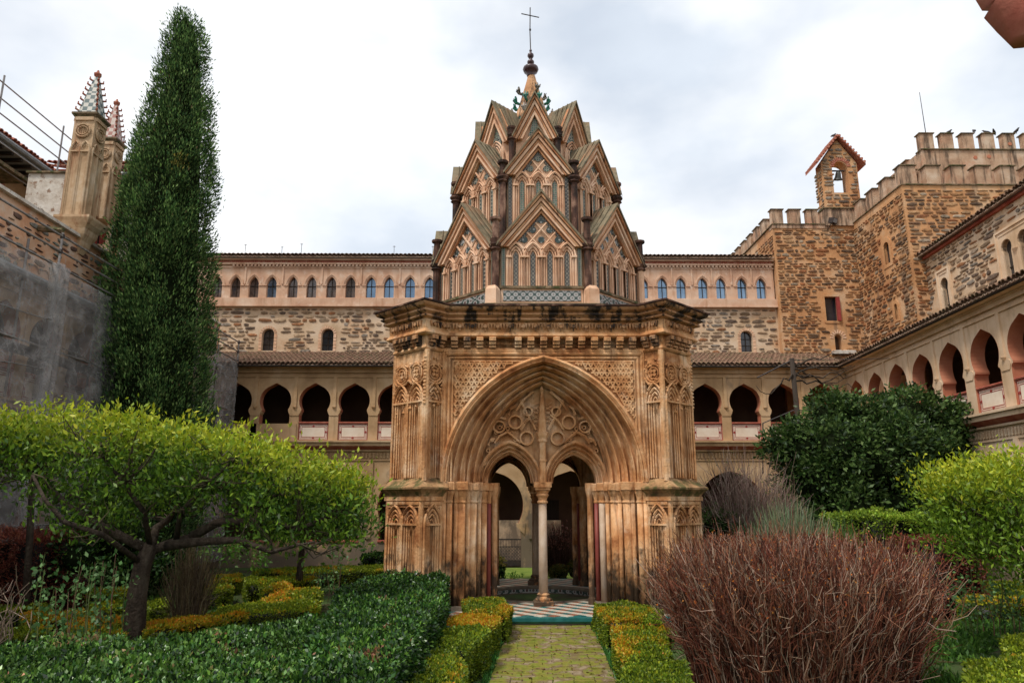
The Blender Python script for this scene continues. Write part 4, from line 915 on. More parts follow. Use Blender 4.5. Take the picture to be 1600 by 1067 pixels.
gt = part('iron_gate', IRON, None, lambda b: (b.box(-.30, -.25, -.03, .03, .05, 1.22), b.box(.64, .69, -.03, .03, .05, 1.12), b.box(-.25, .64, -.02, .02, .05, .1), b.box(-.25, .64, -.02, .02, 1.0, 1.05), b.box(-.25, .64, -.02, .02, .74, .77), b.box(-.25, .64, -.02, .02, .1, .26)))
gt.location = (0, 28.58, 0); tag(gt, 'dark iron garden gate seen through the pavilion, filling the way into the rear gallery', 'gate')
part('bars', IRON, gt, lambda b: [b.tube([(-.25+.06*k, 0, .1), (-.25+.06*k, 0, 1.02)], .009, 5) for k in range(15)])
part('scrollwork', IRON, gt, lambda b: [b.tube([(x+.05*math.cos(t*.8), -.012, z+.05*math.sin(t*.8)) for t in range(9)], .008, 4) for x in np.arange(-.19, .62, .115) for z in (.32, .44, .56, .68)])
ent = part('gate_parapet', PLAST, None, lambda b: (b.box(-1.75, -.32, -.05, .2, 0, 1.0), b.box(-1.78, -.32, -.09, .24, 1.0, 1.06)))
ent.location = (0, 28.6, 0); tag(ent, 'low plastered parapet wall with red coping left of the iron gate', 'wall')

# ---- right wing (a little out of square)
AL = 3.894; TH = R(-90-AL)
right = empty('right_cloister_wing', (13.75, 28.5, 0), TH, 'pale cloister wing along the right side with red-lined horseshoe arches', 'building')
rups = [.85+1.7*k for k in range(0, 10)]
wing(right, 0, 17.5, rups, [1.7+3.4*k for k in range(5)], step=1.7, U=dict(half=.62, zc=6.34, r=.655, apex=7.08, pin=.08), PL=PLASTR)
tile_roof(right, -.3, 17.5, -.46, 7.80, 3.0, 8.75, name='lower_roof_tiles')
rw = empty('right_upper_wall', (13.75, 28.5, 0), TH, 'rubble upper wall above the right cloister roof with framed horseshoe windows', 'building')
def hwin(c, z0, zc, r, n=10): return [(c-r*.8, z0), (c+r*.8, z0), (c+r*.8, zc-r*.75)]+arc_pts(c, zc, r, -.6, math.pi+.6, n)+[(c-r*.8, zc-r*.75)]
wn = [(2.5, 9.15, 10.42, .26), (6.35, 9.35, 10.5, .27), (7.2, 9.35, 10.5, .27)]
part('wall_core', MORT, rw, lambda b: b.plate([(.6, 8.0), (14, 8.0), (14, 11.85), (.6, 11.85)], [hwin(*w) for w in wn], YB, YB+.5))
rubble('rw', 1.0, 13.5, 8.6, 11.8, [(2.1, 2.9, 8.9, 11.0), (5.85, 7.72, 9.0, 11.1)], 'pale', M=Matrix.Translation((0, YB, 0)), h=(.09, .22), w=(.16, .55), skip=.12, gap=.02)
lay_stones('rw', rw)
for c0, c1, zt in ((2.13, 2.87, 10.95), (5.92, 7.65, 11.05)):
    al = part('window_surround', PLASTR, rw, lambda b: b.plate([(c0, 8.95), (c1, 8.95), (c1, zt), (c0, zt)], [hwin(*w) for w in wn if c0 < w[0] < c1], YB-.05, YB+.1))
    part('outer_frame', PLASTR, al, lambda b: (b.box(c0-.07, c0, YB-.09, YB, 8.95, zt+.07), b.box(c1, c1+.07, YB-.09, YB, 8.95, zt+.07), b.box(c0, c1, YB-.09, YB, zt, zt+.07), b.box(c0+.1, c1-.1, YB-.07, YB-.05, zt-.12, zt-.08)))
for c, z0, zc, r in wn:
    wv = part('window', GLASSD, rw, lambda b: b.box(c-.3, c+.3, YB+.13, YB+.16, z0, zc+.3)); part('window_bars', WOODD, wv, lambda b: (b.box(c-.012, c+.012, YB+.1, YB+.13, z0, zc+.25), b.box(c-.25, c+.25, YB+.1, YB+.13, z0+.5, z0+.53)))
part('slender_shaft', PLASTR, rw, lambda b: b.lathe([(.12, 9.3), (.08, 9.42), (.07, 9.5), (.07, 10.1), (.1, 10.2), (.16, 10.3)], 6.775, YB+.02, 8))
part('window_ledge', ROUGHW, rw, lambda b: b.bbox(5.85, 7.7, YB-.22, YB+.1, 9.2, 9.36, .03))
part('cornice', REDP, rw, lambda b: b.box(.9, 14, YB-.12, YB, 11.8, 11.9))
tile_roof(rw, 1.0, 14, YB-.32, 11.98, YB+3.0, 12.9, name='roof_tiles')

# ---- towers
def merlon(root, M, u, z0, w=.55, h=.62, t=.42, m=MERL, cap=CAPS):
    o = MB(); o.M = M @ Matrix.Translation((u, 0, z0)); o.box(-w/2, w/2, 0, t, 0, h); mo = o.build('merlon', m, root)
    o = MB(); o.M = M @ Matrix.Translation((u, 0, z0+h)); o.box(-w/2-.05, w/2+.05, -.05, t+.05, 0, .045); o.add([(-w/2-.03, -.03, .045), (w/2+.03, -.03, .045), (w/2+.03, t+.03, .045), (-w/2-.03, t+.03, .045), (-w/2*.5, t*.5, .12), (w/2*.5, t*.5, .12)], [(0, 1, 5, 4), (1, 2, 5), (2, 3, 4, 5), (3, 0, 4)]); o.build('merlon_cap', cap, mo)
def tower(name, label, x0, x1, y0, y1, zt, fholes=(), lholes=(), fwin=(), mort=MORTO, pal='warm', nleft=8):
    t = empty(name, (0, 0, 0), 0, label, 'tower')
    Mf = Matrix.Translation((0, y0, 0)); Ml = Matrix.Translation((x0, 0, 0)) @ Matrix.Rotation(-math.pi/2, 4, 'Z')      # left face: u = -Y
    def body(b):
        b.M = Mf; b.plate([(x0, 6), (x1, 6), (x1, zt), (x0, zt)], [h for h in fholes], 0, .5)
        b.M = Ml; b.plate([(-y1, 6), (-y0-.002, 6), (-y0-.002, zt), (-y1, zt)], [h for h in lholes], 0, .5)
        b.M = None; b.add([(x0, y0, zt-.01), (x1, y0, zt-.01), (x1, y1, zt-.01), (x0, y1, zt-.01)], [(0, 1, 2, 3)])
    part('masonry_core', mort, t, body); return t, Mf, Ml
def rectw(c, z0, z1, hw): return [(c-hw, z0), (c+hw, z0), (c+hw, z1), (c-hw, z1)]
T1Y = 31.2
t1, Mf, Ml = tower('low_battlement_tower', 'lower brown rubble tower with short merlons, joining the rear wing on the right', 12.35, 16.9, T1Y, 38, 14.92,
                   fholes=[rectw(14.72, 10.38, 11.5, .29), archwin(14.88, 9.0, 9.75, .16)])
rubble('t1', 12.37, 16.3, 8.6, 14.8, [(14.3, 15.2, 10.2, 11.75), (14.6, 15.15, 8.9, 10.0)], 'warm', M=Mf, h=(.06, .21), w=(.12, .5), skip=.1)
rubble('t1', -37, -T1Y-.02, 13.5, 14.5, [], 'warm', M=Ml, h=(.1, .2), w=(.2, .5))
lay_stones('t1', t1)
w_ = part('window', GLASSD, t1, lambda b: b.box(14.43, 15.01, T1Y+.2, T1Y+.23, 10.38, 11.5)); part('red_shutter', REDL, w_, lambda b: b.box(14.95, 15.08, T1Y-.1, T1Y+.05, 10.36, 11.46)); part('brick_frame', MORTO, w_, lambda b: (b.box(14.34, 14.43, T1Y-.03, T1Y, 10.28, 11.6), b.box(14.43, 15.1, T1Y-.031, T1Y, 11.5, 11.62), b.box(14.4, 15.1, T1Y-.032, T1Y, 10.26, 10.37)))
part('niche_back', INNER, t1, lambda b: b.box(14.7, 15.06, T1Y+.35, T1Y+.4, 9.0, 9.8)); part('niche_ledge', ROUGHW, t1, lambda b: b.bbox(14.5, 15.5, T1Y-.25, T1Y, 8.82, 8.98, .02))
for k in range(9):
    a = math.pi*k/8; bb = MB(); bb.M = Matrix.Translation((14.88+.28*math.cos(a), T1Y, 9.6+.28*math.sin(a))) @ Matrix.Rotation(-a, 4, 'Y'); bb.bbox(-.08, .08, -.02, .02, -.03, .03, .006); bb.build('surround_brick', PALE, t1)
part('parapet_band', MERL, t1, lambda b: (b.box(12.33, 15.0, T1Y-.04, T1Y+.4, 14.78, 14.96),))
part('parapet_coping', CAPS, t1, lambda b: (b.box(12.3, 16.2, T1Y-.07, T1Y+.42, 14.96, 15.0), b.box(12.28, 12.75, T1Y, 38, 14.93, 14.97)))
for k in range(4): merlon(t1, Matrix.Translation((0, T1Y-.04, 0)), 12.6+.82*k, 15.0, .52, .68, .3)
for k in range(1, 7): merlon(t1, Ml, -T1Y-.35-.95*k, 14.95, .6, .66, .42)

bell = empty('bell_gable', (0, 0, 0), 0, 'rubble bell gable with small tiled roof standing on the lower tower', 'bell gable')
BX, BY = 15.75, 31.15
part('base_block', MERL, bell, lambda b: b.box(BX-.98, BX+.9, BY-.05, BY+.95, 14.9, 15.72)); part('base_coping', CAPS, bell, lambda b: b.box(BX-1.02, BX+.94, BY-.1, BY+1.0, 15.72, 15.78))
oh = [(BX-.38, 16.55), (BX+.36, 16.55), (BX+.36, 17.75)]+arc_pts(BX-.01, 17.75, .37, 0, math.pi, 8)
part('masonry_core', MORTO, bell, lambda b: b.plate([(BX-.88, 15.78), (BX+.82, 15.78), (BX+.82, 18.05), (BX-.03, 19.25), (BX-.88, 18.05)], [oh], BY, BY+.6))
def gclip(u, z): return z < 18.0+ (1-abs(u-BX+.03)/.85)*1.1 and not ((abs(u-BX-.03) < .45 and 16.5 < z < 17.9) or ((u-BX-.03)**2+(z-17.85)**2 < .5**2) and not (abs(u-BX+.01) < .47 and 16.5 < z < 17.9))
rubble('bell', BX-.88, BX+.82, 15.82, 19.1, [], 'pale', M=Matrix.Translation((0, BY, 0)), h=(.12, .2), w=(.18, .45), clip=gclip, skip=.03)
rubble('bell', -BY-.8, -BY, 15.82, 18.0, [], 'pale', M=Matrix.Translation((BX-.88, 0, 0)) @ Matrix.Rotation(-math.pi/2, 4, 'Z'), h=(.12, .2), w=(.18, .45))
lay_stones('bell', bell)
for k in range(13):
    a = math.pi*(k+.5)/13; bb = MB(); bb.M = Matrix.Translation((BX+.03+.4*math.cos(a), BY, 17.85+.4*math.sin(a))) @ Matrix.Rotation(-a, 4, 'Y'); bb.bbox(-.09, .09, -.03, .02, -.035, .035, .006); bb.build('arch_brick', TILERED, bell)
for s_ in (-1, 1):
    part('roof_slope', TILERED, bell, lambda b: b.plate([(BX-.03, 19.32), (BX-.03+s_*1.17, 17.86), (BX-.03+s_*1.17, 17.96), (BX-.03, 19.45)][::(1 if s_ > 0 else -1)], [], BY-.22, BY+1.0))
    for k in range(10):
        bb = MB(); t = (k+.5)/10; bb.M = Matrix.Translation((BX-.03+s_*1.17*t, BY-.24, 19.42-1.47*t)) @ Matrix.Rotation(s_*.9, 4, 'Y'); bb.tube([(0, -.02, 0), (0, 1.26, 0)], .065, 7); bb.build('roof_tile', TILERED, bell)
bl = tag(part('bell', BRONZE, None, lambda b: (setattr(b, 'smooth', True), b.lathe([(.0, .2), (.09, .2), (.12, .12), (.14, -.05), (.2, -.16), (.22, -.2), (.19, -.2), (.12, -.08)], 0, 0, 16))), 'small dark bronze bell hanging in the opening of the bell gable', 'bell')
bl.location = (BX+.0, BY+.25, 17.5); bl.rotation_euler = (.35, 0, 0); part('yoke', IRON, bl, lambda b: (b.tube([(-.3, 0, .24), (.3, 0, .24)], .04, 8), b.tube([(0, 0, .24), (0, 0, .16)], .05, 6))); part('clapper', IRON, bl, lambda b: b.tube([(0, 0, .1), (0, 0, -.22)], [.015, .04], 6))
fl = tag(part('floodlight', IRON, None, lambda b: (b.bbox(-.16, .16, -.14, .1, -.02, .24, .02), b.tube([(0, .2, -.35), (0, .05, -.02)], .02, 5))), 'small grey floodlight clamped to the parapet below the bell gable', 'floodlight'); fl.location = (15.02, T1Y-.25, 14.95); fl.rotation_euler = (.3, 0, .5)
part('lamp_glass', GUTTER, fl, lambda b: b.box(-.13, .13, -.15, -.14, .01, .2))

T2X, T2Y = 16.1, 27.0
t2, Mf2, Ml2 = tower('tall_battlement_tower', 'tall brown rubble tower with two tiers of merlons at the upper right', T2X, 24, T2Y, 38, 15.0,
                     lholes=[archwin(-28.62, 12.2, 13.15, .2), archwin(-28.45, 9.75, 10.4, .11)])
rubble('t2', T2X+.02, 24, 9.5, 14.85, [], 'warm', M=Mf2, h=(.09, .2), w=(.16, .5), skip=.06)
rubble('t2', -31.4, -T2Y-.02, 8.4, 14.7, [(-28.95, -28.3, 12.0, 13.5), (-28.65, -28.2, 9.6, 10.5)], 'warm', M=Ml2, h=(.09, .2), w=(.16, .45), skip=.08)
lay_stones('t2', t2)
part('slit_backs', GLASSD, t2, lambda b: (b.box(T2X+.12, T2X+.15, 28.3, 29, 12, 13.4), b.box(T2X+.12, T2X+.15, 28.2, 28.8, 9.6, 10.5)))
part('slit_surround', MORTO, t2, lambda b: (setattr(b, 'M', Ml2), b.plate(archwin(-28.62, 12.05, 13.35, .36), [archwin(-28.62, 12.2, 13.15, .2)], -.03, .02), b.plate(archwin(-28.45, 9.65, 10.55, .22), [archwin(-28.45, 9.75, 10.4, .11)], -.03, .02)))
part('parapet_coping', CAPS, t2, lambda b: (b.box(T2X-.04, 24, T2Y-.05, T2Y+.4, 15.0, 15.05), b.box(T2X-.05, T2X+.4, T2Y+.4, 38, 15.0, 15.04)))
for k in range(8): merlon(t2, Mf2, T2X+.33+1.03*k, 15.05, .58 if k else .64, .80, .4)
for k in range(1, 6): merlon(t2, Ml2, -T2Y-.3-1.1*k, 15.05, .62, .78, .4)
TUX, TUY, TUZ = 18.0, 28.4, 17.05
part('inner_turret', MERL, t2, lambda b: b.box(TUX, 24, TUY, 36, 14.9, TUZ+.25)); part('turret_coping', CAPS, t2, lambda b: (b.box(TUX-.04, 24, TUY-.06, TUY+.4, TUZ+.25, TUZ+.30),))
MT = Matrix.Translation((0, TUY, 0))
for k in range(7): merlon(t2, MT, TUX+.3+.90*k, TUZ+.3, .5 if k else .58, .72, .3)
merlon(t2, Matrix.Translation((TUX-.62, TUY+.4, 0)), .2, 15.0, .62, 1.55, .6); 
merlon(t2, Matrix.Translation((TUX, 0, 0)) @ Matrix.Rotation(-math.pi/2, 4, 'Z'), -TUY-1.5, TUZ-.4, .6, .75, .45)
for u, z in ((18.9+1.4, TUZ-.1), (21.9, TUZ+.55), (20.9, TUZ-.05)): part('putlog_hole', REVEAL, t2, lambda b: b.lathe([(.09, 0), (.09, .03)], 0, 0, 10) if False else b.tube([(u, TUY-.02, z), (u, TUY+.01, z)], .085, 10))
rod = tag(part('lightning_rod', IRON, None, lambda b: (b.tube([(0, 0, 0), (-.03, 0, 2.1)], [.02, .012], 6), b.lathe([(.05, 0), (.04, .1)], 0, 0, 8))), 'thin metal rod standing on the corner merlon of the tall tower', 'rod'); rod.location = (TUX+.42, TUY+.2, TUZ+1.05)
pig = None
for i, (u, yy, z) in enumerate(((TUX+1.45, TUY+.2, TUZ+1.1), (TUX+2.5, TUY+.1, TUZ+1.1), (TUX+3.1, TUY+.2, TUZ+1.1), (TUX+3.45, TUY+.2, TUZ+1.1), (TUX+4.35, TUY+.1, TUZ+1.1), (BX-.03, BY+.2, 19.46))):
    if pig is None:
        pig = tag(part('pigeon', IRON, None, lambda b: (setattr(b, 'smooth', True), b.tube([(-.16, 0, .05), (-.06, 0, .1), (.04, 0, .14), (.09, 0, .2), (.12, 0, .23)], [.02, .055, .06, .035, .03], 8), b.tube([(.13, 0, .23), (.17, 0, .225)], [.015, .004], 5), b.tube([(0, .02, .1), (0, .02, 0)], .008, 4), b.tube([(0, -.02, .1), (0, -.02, 0)], .008, 4))), 'dark pigeon', 'bird', 'pigeons perched on the battlements'); o = pig
    else: o = pig.copy(); COL.objects.link(o)
    o.location = (u, yy, z); o.rotation_euler = (0, 0, i*1.3)
    o['label'] = ['dark pigeon on the second merlon of the tall tower', 'dark pigeon on the third merlon of the tall tower', 'left pigeon of the pair on the fourth tall-tower merlon', 'right pigeon of the pair on the fourth tall-tower merlon', 'dark pigeon on the fifth merlon of the tall tower', 'dark pigeon perched on the peak of the bell gable'][i]

# ---- left wing behind scaffolding
LXW = -11.75
left = empty('left_cloister_wing', (LXW, 28.5, 0), R(90), 'left cloister wing wrapped in grey netting under a rubble wall', 'building')
wing(left, -22, 0, [-.9-1.6*k for k in range(13)], [-1.7-3.2*k for k in range(6)], step=1.6, PL=PLAST)
part('eave_gutter', GUTTER, left, lambda b: b.tube([(-22, -.5, 7.62), (0, -.5, 7.62)], .09, 8))
lw = empty('left_rubble_wall', (LXW, 28.5, 0), R(90), 'reddish rubble wall with pale coping above the netting on the left', 'wall')
part('wall_core', MORTP, lw, lambda b: b.box(-22, .0, -.12, .5, 7.72, 9.42))
rubble('lw', -17, 0, 7.8, 9.36, [], 'pink', M=Matrix.Translation((0, -.12, 0)), h=(.09, .24), w=(.12, .42), skip=.42, gap=.03)
lay_stones('lw', lw)
part('coping', ROUGHW, lw, lambda b: (b.add([(-22, -.24, 9.4), (0, -.24, 9.4), (0, -.24, 9.48), (-22, -.24, 9.48), (-22, .3, 9.72), (0, .3, 9.72), (-22, .0, 9.4), (0, .0, 9.4)], [(0, 1, 2, 3), (3, 2, 5, 4), (6, 7, 1, 0)]),))
part('blind_arcade_band', PLAST, lw, lambda b: [b.tube([(u+.2*math.cos(t*.52), -.14, 7.95+.16*math.sin(t*.52)) for t in range(7)], .02, 4) for u in np.arange(-17, -.2, .42)], kind='stuff')
for y_ in (-11.6, -8.0, -4.6):
    part('waterspout', CAPS, lw, lambda b: b.tube([(y_, -.1, 9.05), (y_, -.75, 8.98)], .08, 7))
# scaffolding
sc = empty('scaffold', (-10.7, 0, 0), R(90), 'steel tube scaffold hung with grey netting in front of the left wing', 'scaffold')
posts = [10.2, 13.2, 16.45, 19.6, 22.8, 26, 28.2]
for y_ in posts: part('standard', STEEL, sc, lambda b: b.tube([(y_, 0, 0), (y_, 0, 8.75)], .03, 8)); part('inner_standard', STEEL, sc, lambda b: b.tube([(y_, .8, 0), (y_, .8, 8.6)], .03, 8))
for z in (8.66, 8.28, 7.9, 5.9, 3.9, 1.9): part('guard_rail', STEEL, sc, lambda b: b.tube([(6, -.01, z), (28.3, -.01, z)], .026, 8))
for z in (5.8, 3.8, 1.8): part('deck', WOODD, sc, lambda b: b.box(6, 28.2, .1, .75, z, z+.05))
for y_ in posts: part('coupler', IRON, sc, lambda b: [b.lathe([(.05, z-.05), (.05, z+.05)], y_, 0, 6) for z in (8.66, 8.28, 7.9)])
# netting: sagging, wrinkled sheets between the posts
def netsheet(u0, u1, z0, z1, nu, nz_, seed, y=-.05, amp=.07):
    us = np.linspace(u0, u1, nu); zs = np.linspace(z0, z1, nz_); Ug, Zg = np.meshgrid(us, zs); P = np.stack([Ug.ravel(), np.zeros(Ug.size), Zg.ravel()], 1)
    edge = np.sin((Ug.ravel()-u0)/(u1-u0)*math.pi)
    d = (vnoise(P*np.array([1, 1, .6])+(vnoise(P, 1.3, seed)*1.5)[:, None], 1.3, seed)-.5)*amp*3*edge+(vnoise(P*np.array([1.4, 1, 2.6]), 2.6, seed+1)-.5)*amp*.9
    P[:, 1] = y+d; P[:, 2] -= .07*edge*(P[:, 2] > z1-.05)
    i = np.arange((nz_-1)*nu).reshape(nz_-1, nu)[:, :-1].ravel(); return P, np.stack([i, i+1, i+nu+1, i+nu], 1)
for k in range(len(posts)-1):
    P, Q = netsheet(posts[k]+(.12 if k else -4), posts[k+1]+.03, .3, 7.88 if posts[k] > 10 else 7.88, 60, 110, k*3+1)
    if k == 0: pass
    o = fast_mesh('netting', P, Q, NET, parent=sc, smooth=True)
P, Q = netsheet(0, 1.05, .3, 8.3, 14, 80, 40, 0, .03); P = np.stack([28.25+P[:, 1], P[:, 0]-.05, P[:, 2]], 1); fast_mesh('netting', P, Q, NET, parent=sc, smooth=True)
for u, w in ((16.32, .16), (16.62, .1), (13.15, .1)):       # rolled overlap of two sheets
    part('netting_roll', NET, sc, lambda b: (setattr(b, 'smooth', True), b.tube([(u+.03*math.sin(z*1.3), -.1, z) for z in np.linspace(.5, 7.9, 16)], w, 8)))
for z, u0, u1 in ((6.6, 10, 16.3), (5.4, 10, 16.2), (4.2, 10, 16.4), (6.0, 16.8, 22), (4.9, 16.8, 22), (7.3, 22, 28), (6.6, 23, 28), (5.7, 23, 28), (5.1, 23, 28)):
    part('net_rope', STEEL, sc, lambda b: b.tube([(u0+(u1-u0)*t, -.14-.03*math.sin(t*7), z-.25*math.sin(t*3.14)+.05*math.sin(t*11+z)) for t in np.linspace(0, 1, 14)], .012, 4))
# upper scaffold rails at the church eaves
us = empty('roof_scaffold', (0, 0, 0), 0, 'light scaffold rails along the church eaves at the upper left', 'scaffold')
for z in (13.65, 14.1, 14.6): part('guard_rail', STEEL, us, lambda b: (b.tube([(-15.0, 12, z), (-15.0, 23.9, z)], .022, 6), b.tube([(-15.2, 23.4, z+.1), (-13.5, 23.4, z+.1)], .02, 6)))
for y_ in (16.4, 19.35, 22.3): part('standard', STEEL, us, lambda b: b.tube([(-15.0, y_, 11.2), (-15.0, y_, 14.85)], .028, 6))
for z in (10.35, 10.8, 12.35, 12.85): part('guard_rail', STEEL, us, lambda b: b.tube([(-15.4, 23.3, z), (-13.4, 23.3, z)], .02, 6))
part('standard', STEEL, us, lambda b: (b.tube([(-13.55, 23.4, 8.5), (-13.55, 23.4, 15.0)], .028, 6), b.tube([(-13.55, 23.3, 12.3), (-14.6, 23.3, 12.9)], .02, 5)))
for z in (11.9, 12.6): part('guard_rail', STEEL, us, lambda b: b.tube([(-14.7, 12, z), (-14.7, 23, z)], .022, 6))
# ---- the church behind the left wing
ch = empty('church', (0, 0, 0), 0, 'ochre church nave and transept with deep eaves behind the left wing', 'church')
part('nave_wall', PLAST, ch, lambda b: b.box(-17.5, -16.4, 8, 24.2, 8, 13.0))
part('nave_eave', GUTTER, ch, lambda b: (b.box(-16.6, -15.25, 8, 24.5, 13.0, 13.1), b.tube([(-15.2, 8, 13.15), (-15.2, 24.3, 13.15)], .09, 8)))
part('nave_boarding', WOODD, ch, lambda b: [b.box(-16.5, -15.3, y_, y_+.09, 12.9, 13.0) for y_ in np.arange(12, 24, .45)], kind='stuff')
lt = MB(); lt.M = Matrix.Rotation(math.pi/2, 4, 'Z')
nr = empty('nave_roof', (-15.2, 0, 0), R(90)); nr.parent = ch
tile_roof(nr, 8, 24.5, 0, 13.3, 4, 15.0, name='roof_tiles', m=TILERED, ends=False)
for k in range(2):
    yc = 20.0+3.6*(k-1)+1.0
    def barch(b, y_=yc):
        b.M = Matrix.Translation((-16.4, y_, 0)) @ Matrix.Rotation(math.pi/2, 4, 'Z')
        arch_sweep(b, [(1.5, 1.35, 0), (1.5, 1.35, -.25), (1.3, 1.15, -.28), (1.2, 1.05, -.1), (1.0, .9, -.12), (.95, .85, .1)], 0, 10.6, 10, foot=1.2); b.M = None
    part('blind_arch', PALE, ch, barch)
for k in range(26):      # fan of orange and white bricks
    a = math.pi*(k+.5)/26; bb = MB(); bb.M = Matrix.Translation((-16.4, 21.0, 10.7)) @ Matrix.Rotation(math.pi/2, 4, 'Z') @ Matrix.Rotation(-a, 4, 'Y'); bb.box(1.55, 2.0, -.06, .02, -.07, .07); bb.build('arch_brick', TILERED if k % 2 else CREAM, ch)
part('low_gable_roof', CAPS, ch, lambda b: b.box(-16.5, -14.6, 17.5, 20.6, 11.95, 12.05))
ta = part('transept_wall', PLASTR, ch, lambda b: (setattr(b, 'M', Matrix.Translation((0, 24.0, 0))), b.plate([(-16, 8), (-12.6, 8), (-12.6, 13.35), (-16, 13.35)], [archwin(-14.45, 11.25, 12.85, .36)], 0, .4)))
part('red_corner_strip', REDP, ch, lambda b: b.box(-13.78, -13.62, 23.97, 24.0, 8, 13.2)); part('white_corner', ROUGHW, ch, lambda b: b.box(-13.6, -12.6, 23.96, 24.0, 8, 13.2))
tw_ = part('arched_window', REDL, ch, lambda b: b.box(-14.85, -14.05, 24.2, 24.24, 11.2, 12.9)); part('window_bars', WOODD, tw_, lambda b: (b.box(-14.47, -14.43, 24.15, 24.2, 11.2, 12.9), b.box(-14.81, -14.09, 24.15, 24.2, 12.1, 12.14)))
part('transept_eave', GUTTER, ch, lambda b: (b.box(-16, -12.4, 23.2, 24.4, 13.35, 13.42), b.tube([(-16, 23.15, 13.5), (-12.4, 23.15, 13.5)], .09, 8), b.box(-16, -12.4, 23.3, 24.0, 12.95, 12.99)))
part('transept_frieze', TILERED, ch, lambda b: b.box(-16, -12.5, 23.35, 24.3, 13.6, 13.78))
tile_roof(ch, -16, -12.3, 23.2, 13.95, 26.5, 15.2, name='transept_roof_tiles', m=TILERED)
wh = empty('whitewashed_block', (-13.35, 18.95, 0), 0, 'flaking whitewashed block with a small arched opening beside the pinnacle', 'building')
part('wall', ROUGHW, wh, lambda b: b.plate([(-.18, 9), (.85, 9), (.85, 11.5), (-.18, 11.5)], [archwin(.24, 9.6, 10.45, .22)], 0, .6)); part('side_wall', ROUGHW, wh, lambda b: b.box(-.18, .85, .6, 1.6, 9, 11.5)); part('flat_roof', CAPS, wh, lambda b: b.box(-.23, .9, -.06, 1.66, 11.5, 11.56))
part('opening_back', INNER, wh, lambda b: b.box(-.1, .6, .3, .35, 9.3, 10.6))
# pinnacles
def pinnacle(x, y, zb, ztop, w, label, chk, corb=True):
    p = empty('church_pinnacle', (x, y, 0), 0, label, 'pinnacle', 'church pinnacles'); h = w/2
    part('shaft', PINN, p, lambda b: b.box(-h, h, -h, h, zb, ztop))
    faces_ = [((-h, -h), (h, -h)), ((h, -h), (h, h)), ((-h, h), (-h, -h))]
    for a, c in faces_:
        M_, Ln = face_M(a, c)
        def rl(b):
            b.M = M_; hw = Ln/2-.03; zs = ztop-1.05
            relief(b, -hw, hw, zb+.05, zs, 2, .022, 0, .3)
            b.box(-hw, hw, -.04, .0, ztop-.1, ztop); b.tube([(h*.68*math.cos(t*math.pi/8), -.03, ztop-.42+h*.68*math.sin(t*math.pi/8)) for t in range(17)], .03, 5)
            b.tube([(h*.45*math.cos(t*math.pi/8), -.03, ztop-.42+h*.45*math.sin(t*math.pi/8)) for t in range(17)], .02, 5)
            for u in (-.06, .06, 0): b.tube([(u, -.01, ztop-.54), (u, -.01, ztop-.3)], .012, 4)
        part('carved_face', PINN, p, rl)
    part('cornice', CAPS, p, lambda b: b.lathe([(h*1.46, ztop), (h*1.62, ztop+.05), (h*1.75, ztop+.08), (h*1.75, ztop+.14), (h*1.4, ztop+.16)], 0, 0, 4, rot=math.pi/4))
    sp_ = part('tiled_spire', chk, p, lambda b: b.lathe([(h*1.28, ztop+.15), (h*.22, ztop+1.45)], 0, 0, 4, rot=math.pi/4))
    for k in range(4):
        a = math.pi/4+k*math.pi/2
        for j in range(7):
            t = (j+.5)/7.5; rr = h*1.28*(1-t)+h*.22*t; z = ztop+.15+1.3*t
            part('crocket', TILERED, sp_, lambda b: b.tube([(rr*math.cos(a), rr*math.sin(a), z), ((rr+.07)*math.cos(a), (rr+.07)*math.sin(a), z+.03), ((rr+.07)*math.cos(a), (rr+.07)*math.sin(a), z+.1)], [.03, .03, .018], 5))
    part('finial', TILERED, p, lambda b: b.lathe([(.06, ztop+1.42), (.11, ztop+1.5), (.11, ztop+1.54), (.05, ztop+1.58), (.02, ztop+1.66)], 0, 0, 6))
    if corb: part('corbel', PINN, p, lambda b: b.lathe([(.15, zb-.95), (.28, zb-.75), (.3, zb-.62), (.42, zb-.45), (.45, zb-.3), (.6, zb-.18), (.68, zb-.05), (.68, zb+.02), (.5, zb+.04)], .12, 0, 4, rot=math.pi/4))
    return p
pinnacle(-11.82, 18.7, 9.95, 12.95, .58, 'tall carved pinnacle with checkered tile spire on the left wall', CHECK)
pinnacle(-12.72, 21.3, 11, 13.6, .54, 'second pinnacle half hidden behind the larger one, reddish spire', CHECKR, False)

# ---- springer of the near gallery arch, just over the camera's right shoulder
SPRG = mat('brick_red_plaster', [(.40, .10, .07), (.55, .20, .14)], scale=6, bump=.2)
na = tag(part('near_arch_springer', SPRG, None, lambda b: setattr(b, 'smooth', True) or b.tube([(1.575, 1.93, 3.775), (1.60, 1.95, 3.90), (1.64, 1.98, 4.05), (1.74, 2.05, 4.25), (1.95, 2.2, 4.5)], [.03, .09, .14, .2, .3], 7)), 'red plaster corner of the near gallery hanging into the top right of the view', 'arch')
part('moulding', REDP, na, lambda b: b.tube([(1.60, 1.86, 3.84), (1.68, 1.86, 3.93), (1.85, 1.9, 4.1)], [.02, .03, .04], 6))

